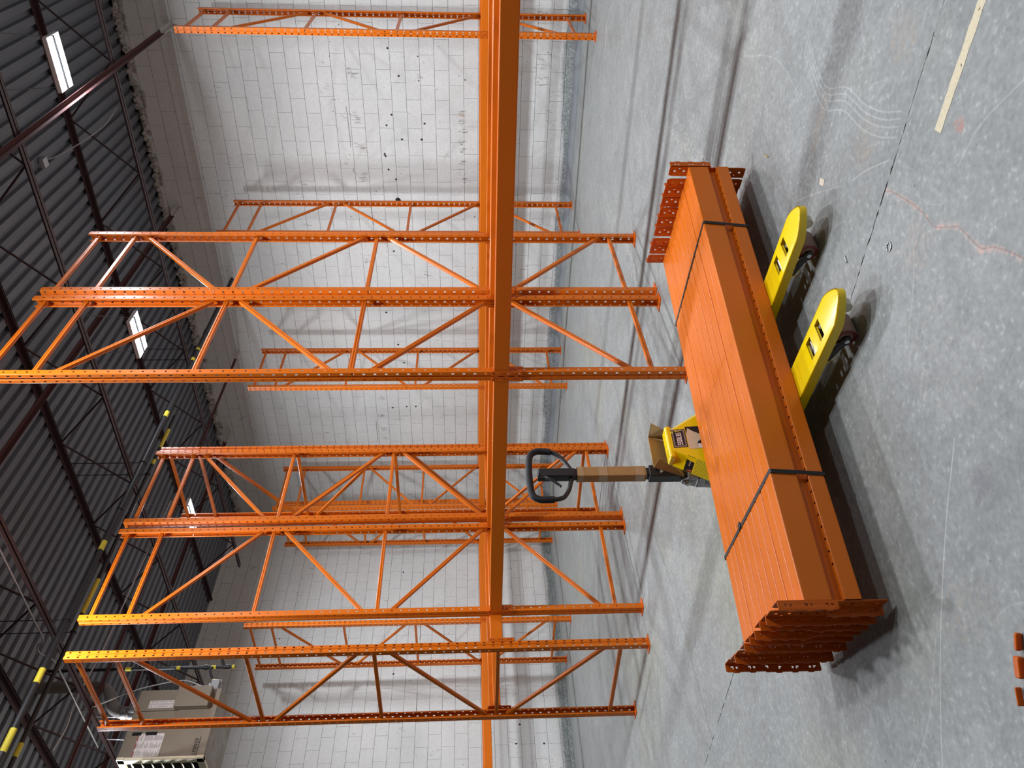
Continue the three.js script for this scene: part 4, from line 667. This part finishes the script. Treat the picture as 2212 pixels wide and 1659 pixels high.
  const lc = canvasOf(512, 192), lx = lc.getContext('2d'); lx.clearRect(0, 0, 512, 192); lx.fillStyle = '#141010'; lx.font = 'bold 118px sans-serif'; lx.save(); lx.transform(0.88, 0, -0.16, 1, 26, 116); lx.fillText('LENNOX', 0, 0); lx.restore(); lx.fillRect(14, 140, 470, 16);
  face('lettering', 0.21, 0.079, 0.1, 0.115, lc, 'black lettering LENNOX with a line under it');
  for (const [x, z] of [[0.16, 0.53], [0.74 - 0.16, 0.53]]) part('hanger_rod', rodGeo(V(x, H - 0.01, z), V(x, 5.37 - hy, z + 0.03), 0.006, 8), M.zinc, h);
  part('flue_collar', [cyl(0.075, 0.12, 0.12, H + 0.02, 0.56, 'y', 28), cyl(0.095, 0.012, 0.12, H + 0.005, 0.56, 'y', 28)], M.steel, h, 'shiny galvanised collar');
  // flue
  const fl = thing('flue_pipe', 'dusty grey flue pipe with an elbow rising from the back of the heater', 'flue', [hx + 0.12, hy + H + 0.08, hz + 0.56]);
  part('elbow', tube([V(0, 0, 0), V(0, 0.1, 0.01), V(0, 0.19, 0.06), V(0, 0.24, 0.14), V(0, 0.3, 0.24), V(0, 0.4, 0.3), V(0, 0.62, 0.32), V(0, DECK - hy - H - 0.085, 0.32)], 0.06, 60, 24), M.dustyZinc, fl); part('band', [cyl(0.064, 0.05, 0, 0.06, 0.003, 'y', 24)], M.zinc, fl);
  // vertical gas drop with valve and flexible connectors
  const gx = 7.7, gz = 5.43, gd = thing('gas_drop', 'vertical black gas pipe with yellow fittings behind the heater', 'pipe', [gx, 4.09, gz]);
  part('drop_pipe', cyl(0.017, DECK - 4.09, 0, (DECK - 4.09) / 2, 0, 'y', 16), M.pipe, gd);
  for (const [y, l] of [[0.0, 0.03], [0.2, 0.05], [0.58, 0.04], [1.1, 0.06]]) part('yellow_fitting', cyl(0.021, l, 0, y + l / 2, 0, 'y', 16), M.gasYellow, gd, 'yellow fitting');
  part('drip_leg', cyl(0.023, 0.07, 0, 0.09, 0, 'y', 16), M.pipe, gd); part('union', [cyl(0.03, 0.03, 0, 0.31, 0, 'y', 8), cyl(0.024, 0.07, 0, 0.31, 0, 'y', 16)], M.pipe, gd); part('tee_branch', rodGeo(V(0, 0.115, 0), V(-0.02, 0.16, 0.1), 0.015, 12), M.pipe, gd);
  part('flexible_hose', tube([V(0, 0.22, 0), V(-0.02, 0.25, -0.03), V(-0.03, 0.23, -0.1), V(-0.03, 0.19, -0.17), V(-0.03, 0.18, -0.22)], 0.013, 40, 10), M.pipe, gd); part('hose_end', cyl(0.017, 0.05, -0.03, 0.18, -0.2, 'z', 14), M.gasYellow, gd, 'yellow hose end');
  const gv = thing('gas_valve', 'grey gas valve block on the back of the heater', 'valve', [7.6, 4.16, 5.14]); part('valve_body', [box(0.1, 0.09, 0.12, 0.03, 0.055, 0, 0.008), cyl(0.02, 0.05, 0.03, 0.1, 0.02, 'y', 14), box(0.02, 0.02, 0.16, 0.03, 0.015, 0)], M.cast, gv); 
  const cw = thing('control_cable', 'thin grey cable rising from the gas valve behind the heater to the roof', 'cable', [7.6, 4.165, 5.14]); part('wire', tube([V(0.03, 0.1, -0.02), V(0.02, 0.22, 0.02), V(-0.02, 0.36, 0.05), V(-0.04, 0.52, 0.02), V(-0.05, 0.8, -0.06), V(-0.05, 1.1, -0.2), V(-0.04, 1.3, -0.3)], 0.006, 60, 8), M.cable, cw);
}

scene.traverse((o) => { delete o.userData_names; if (o.isMesh) { o.castShadow = true; o.receiveShadow = true; } });
renderer.render(scene, camera);
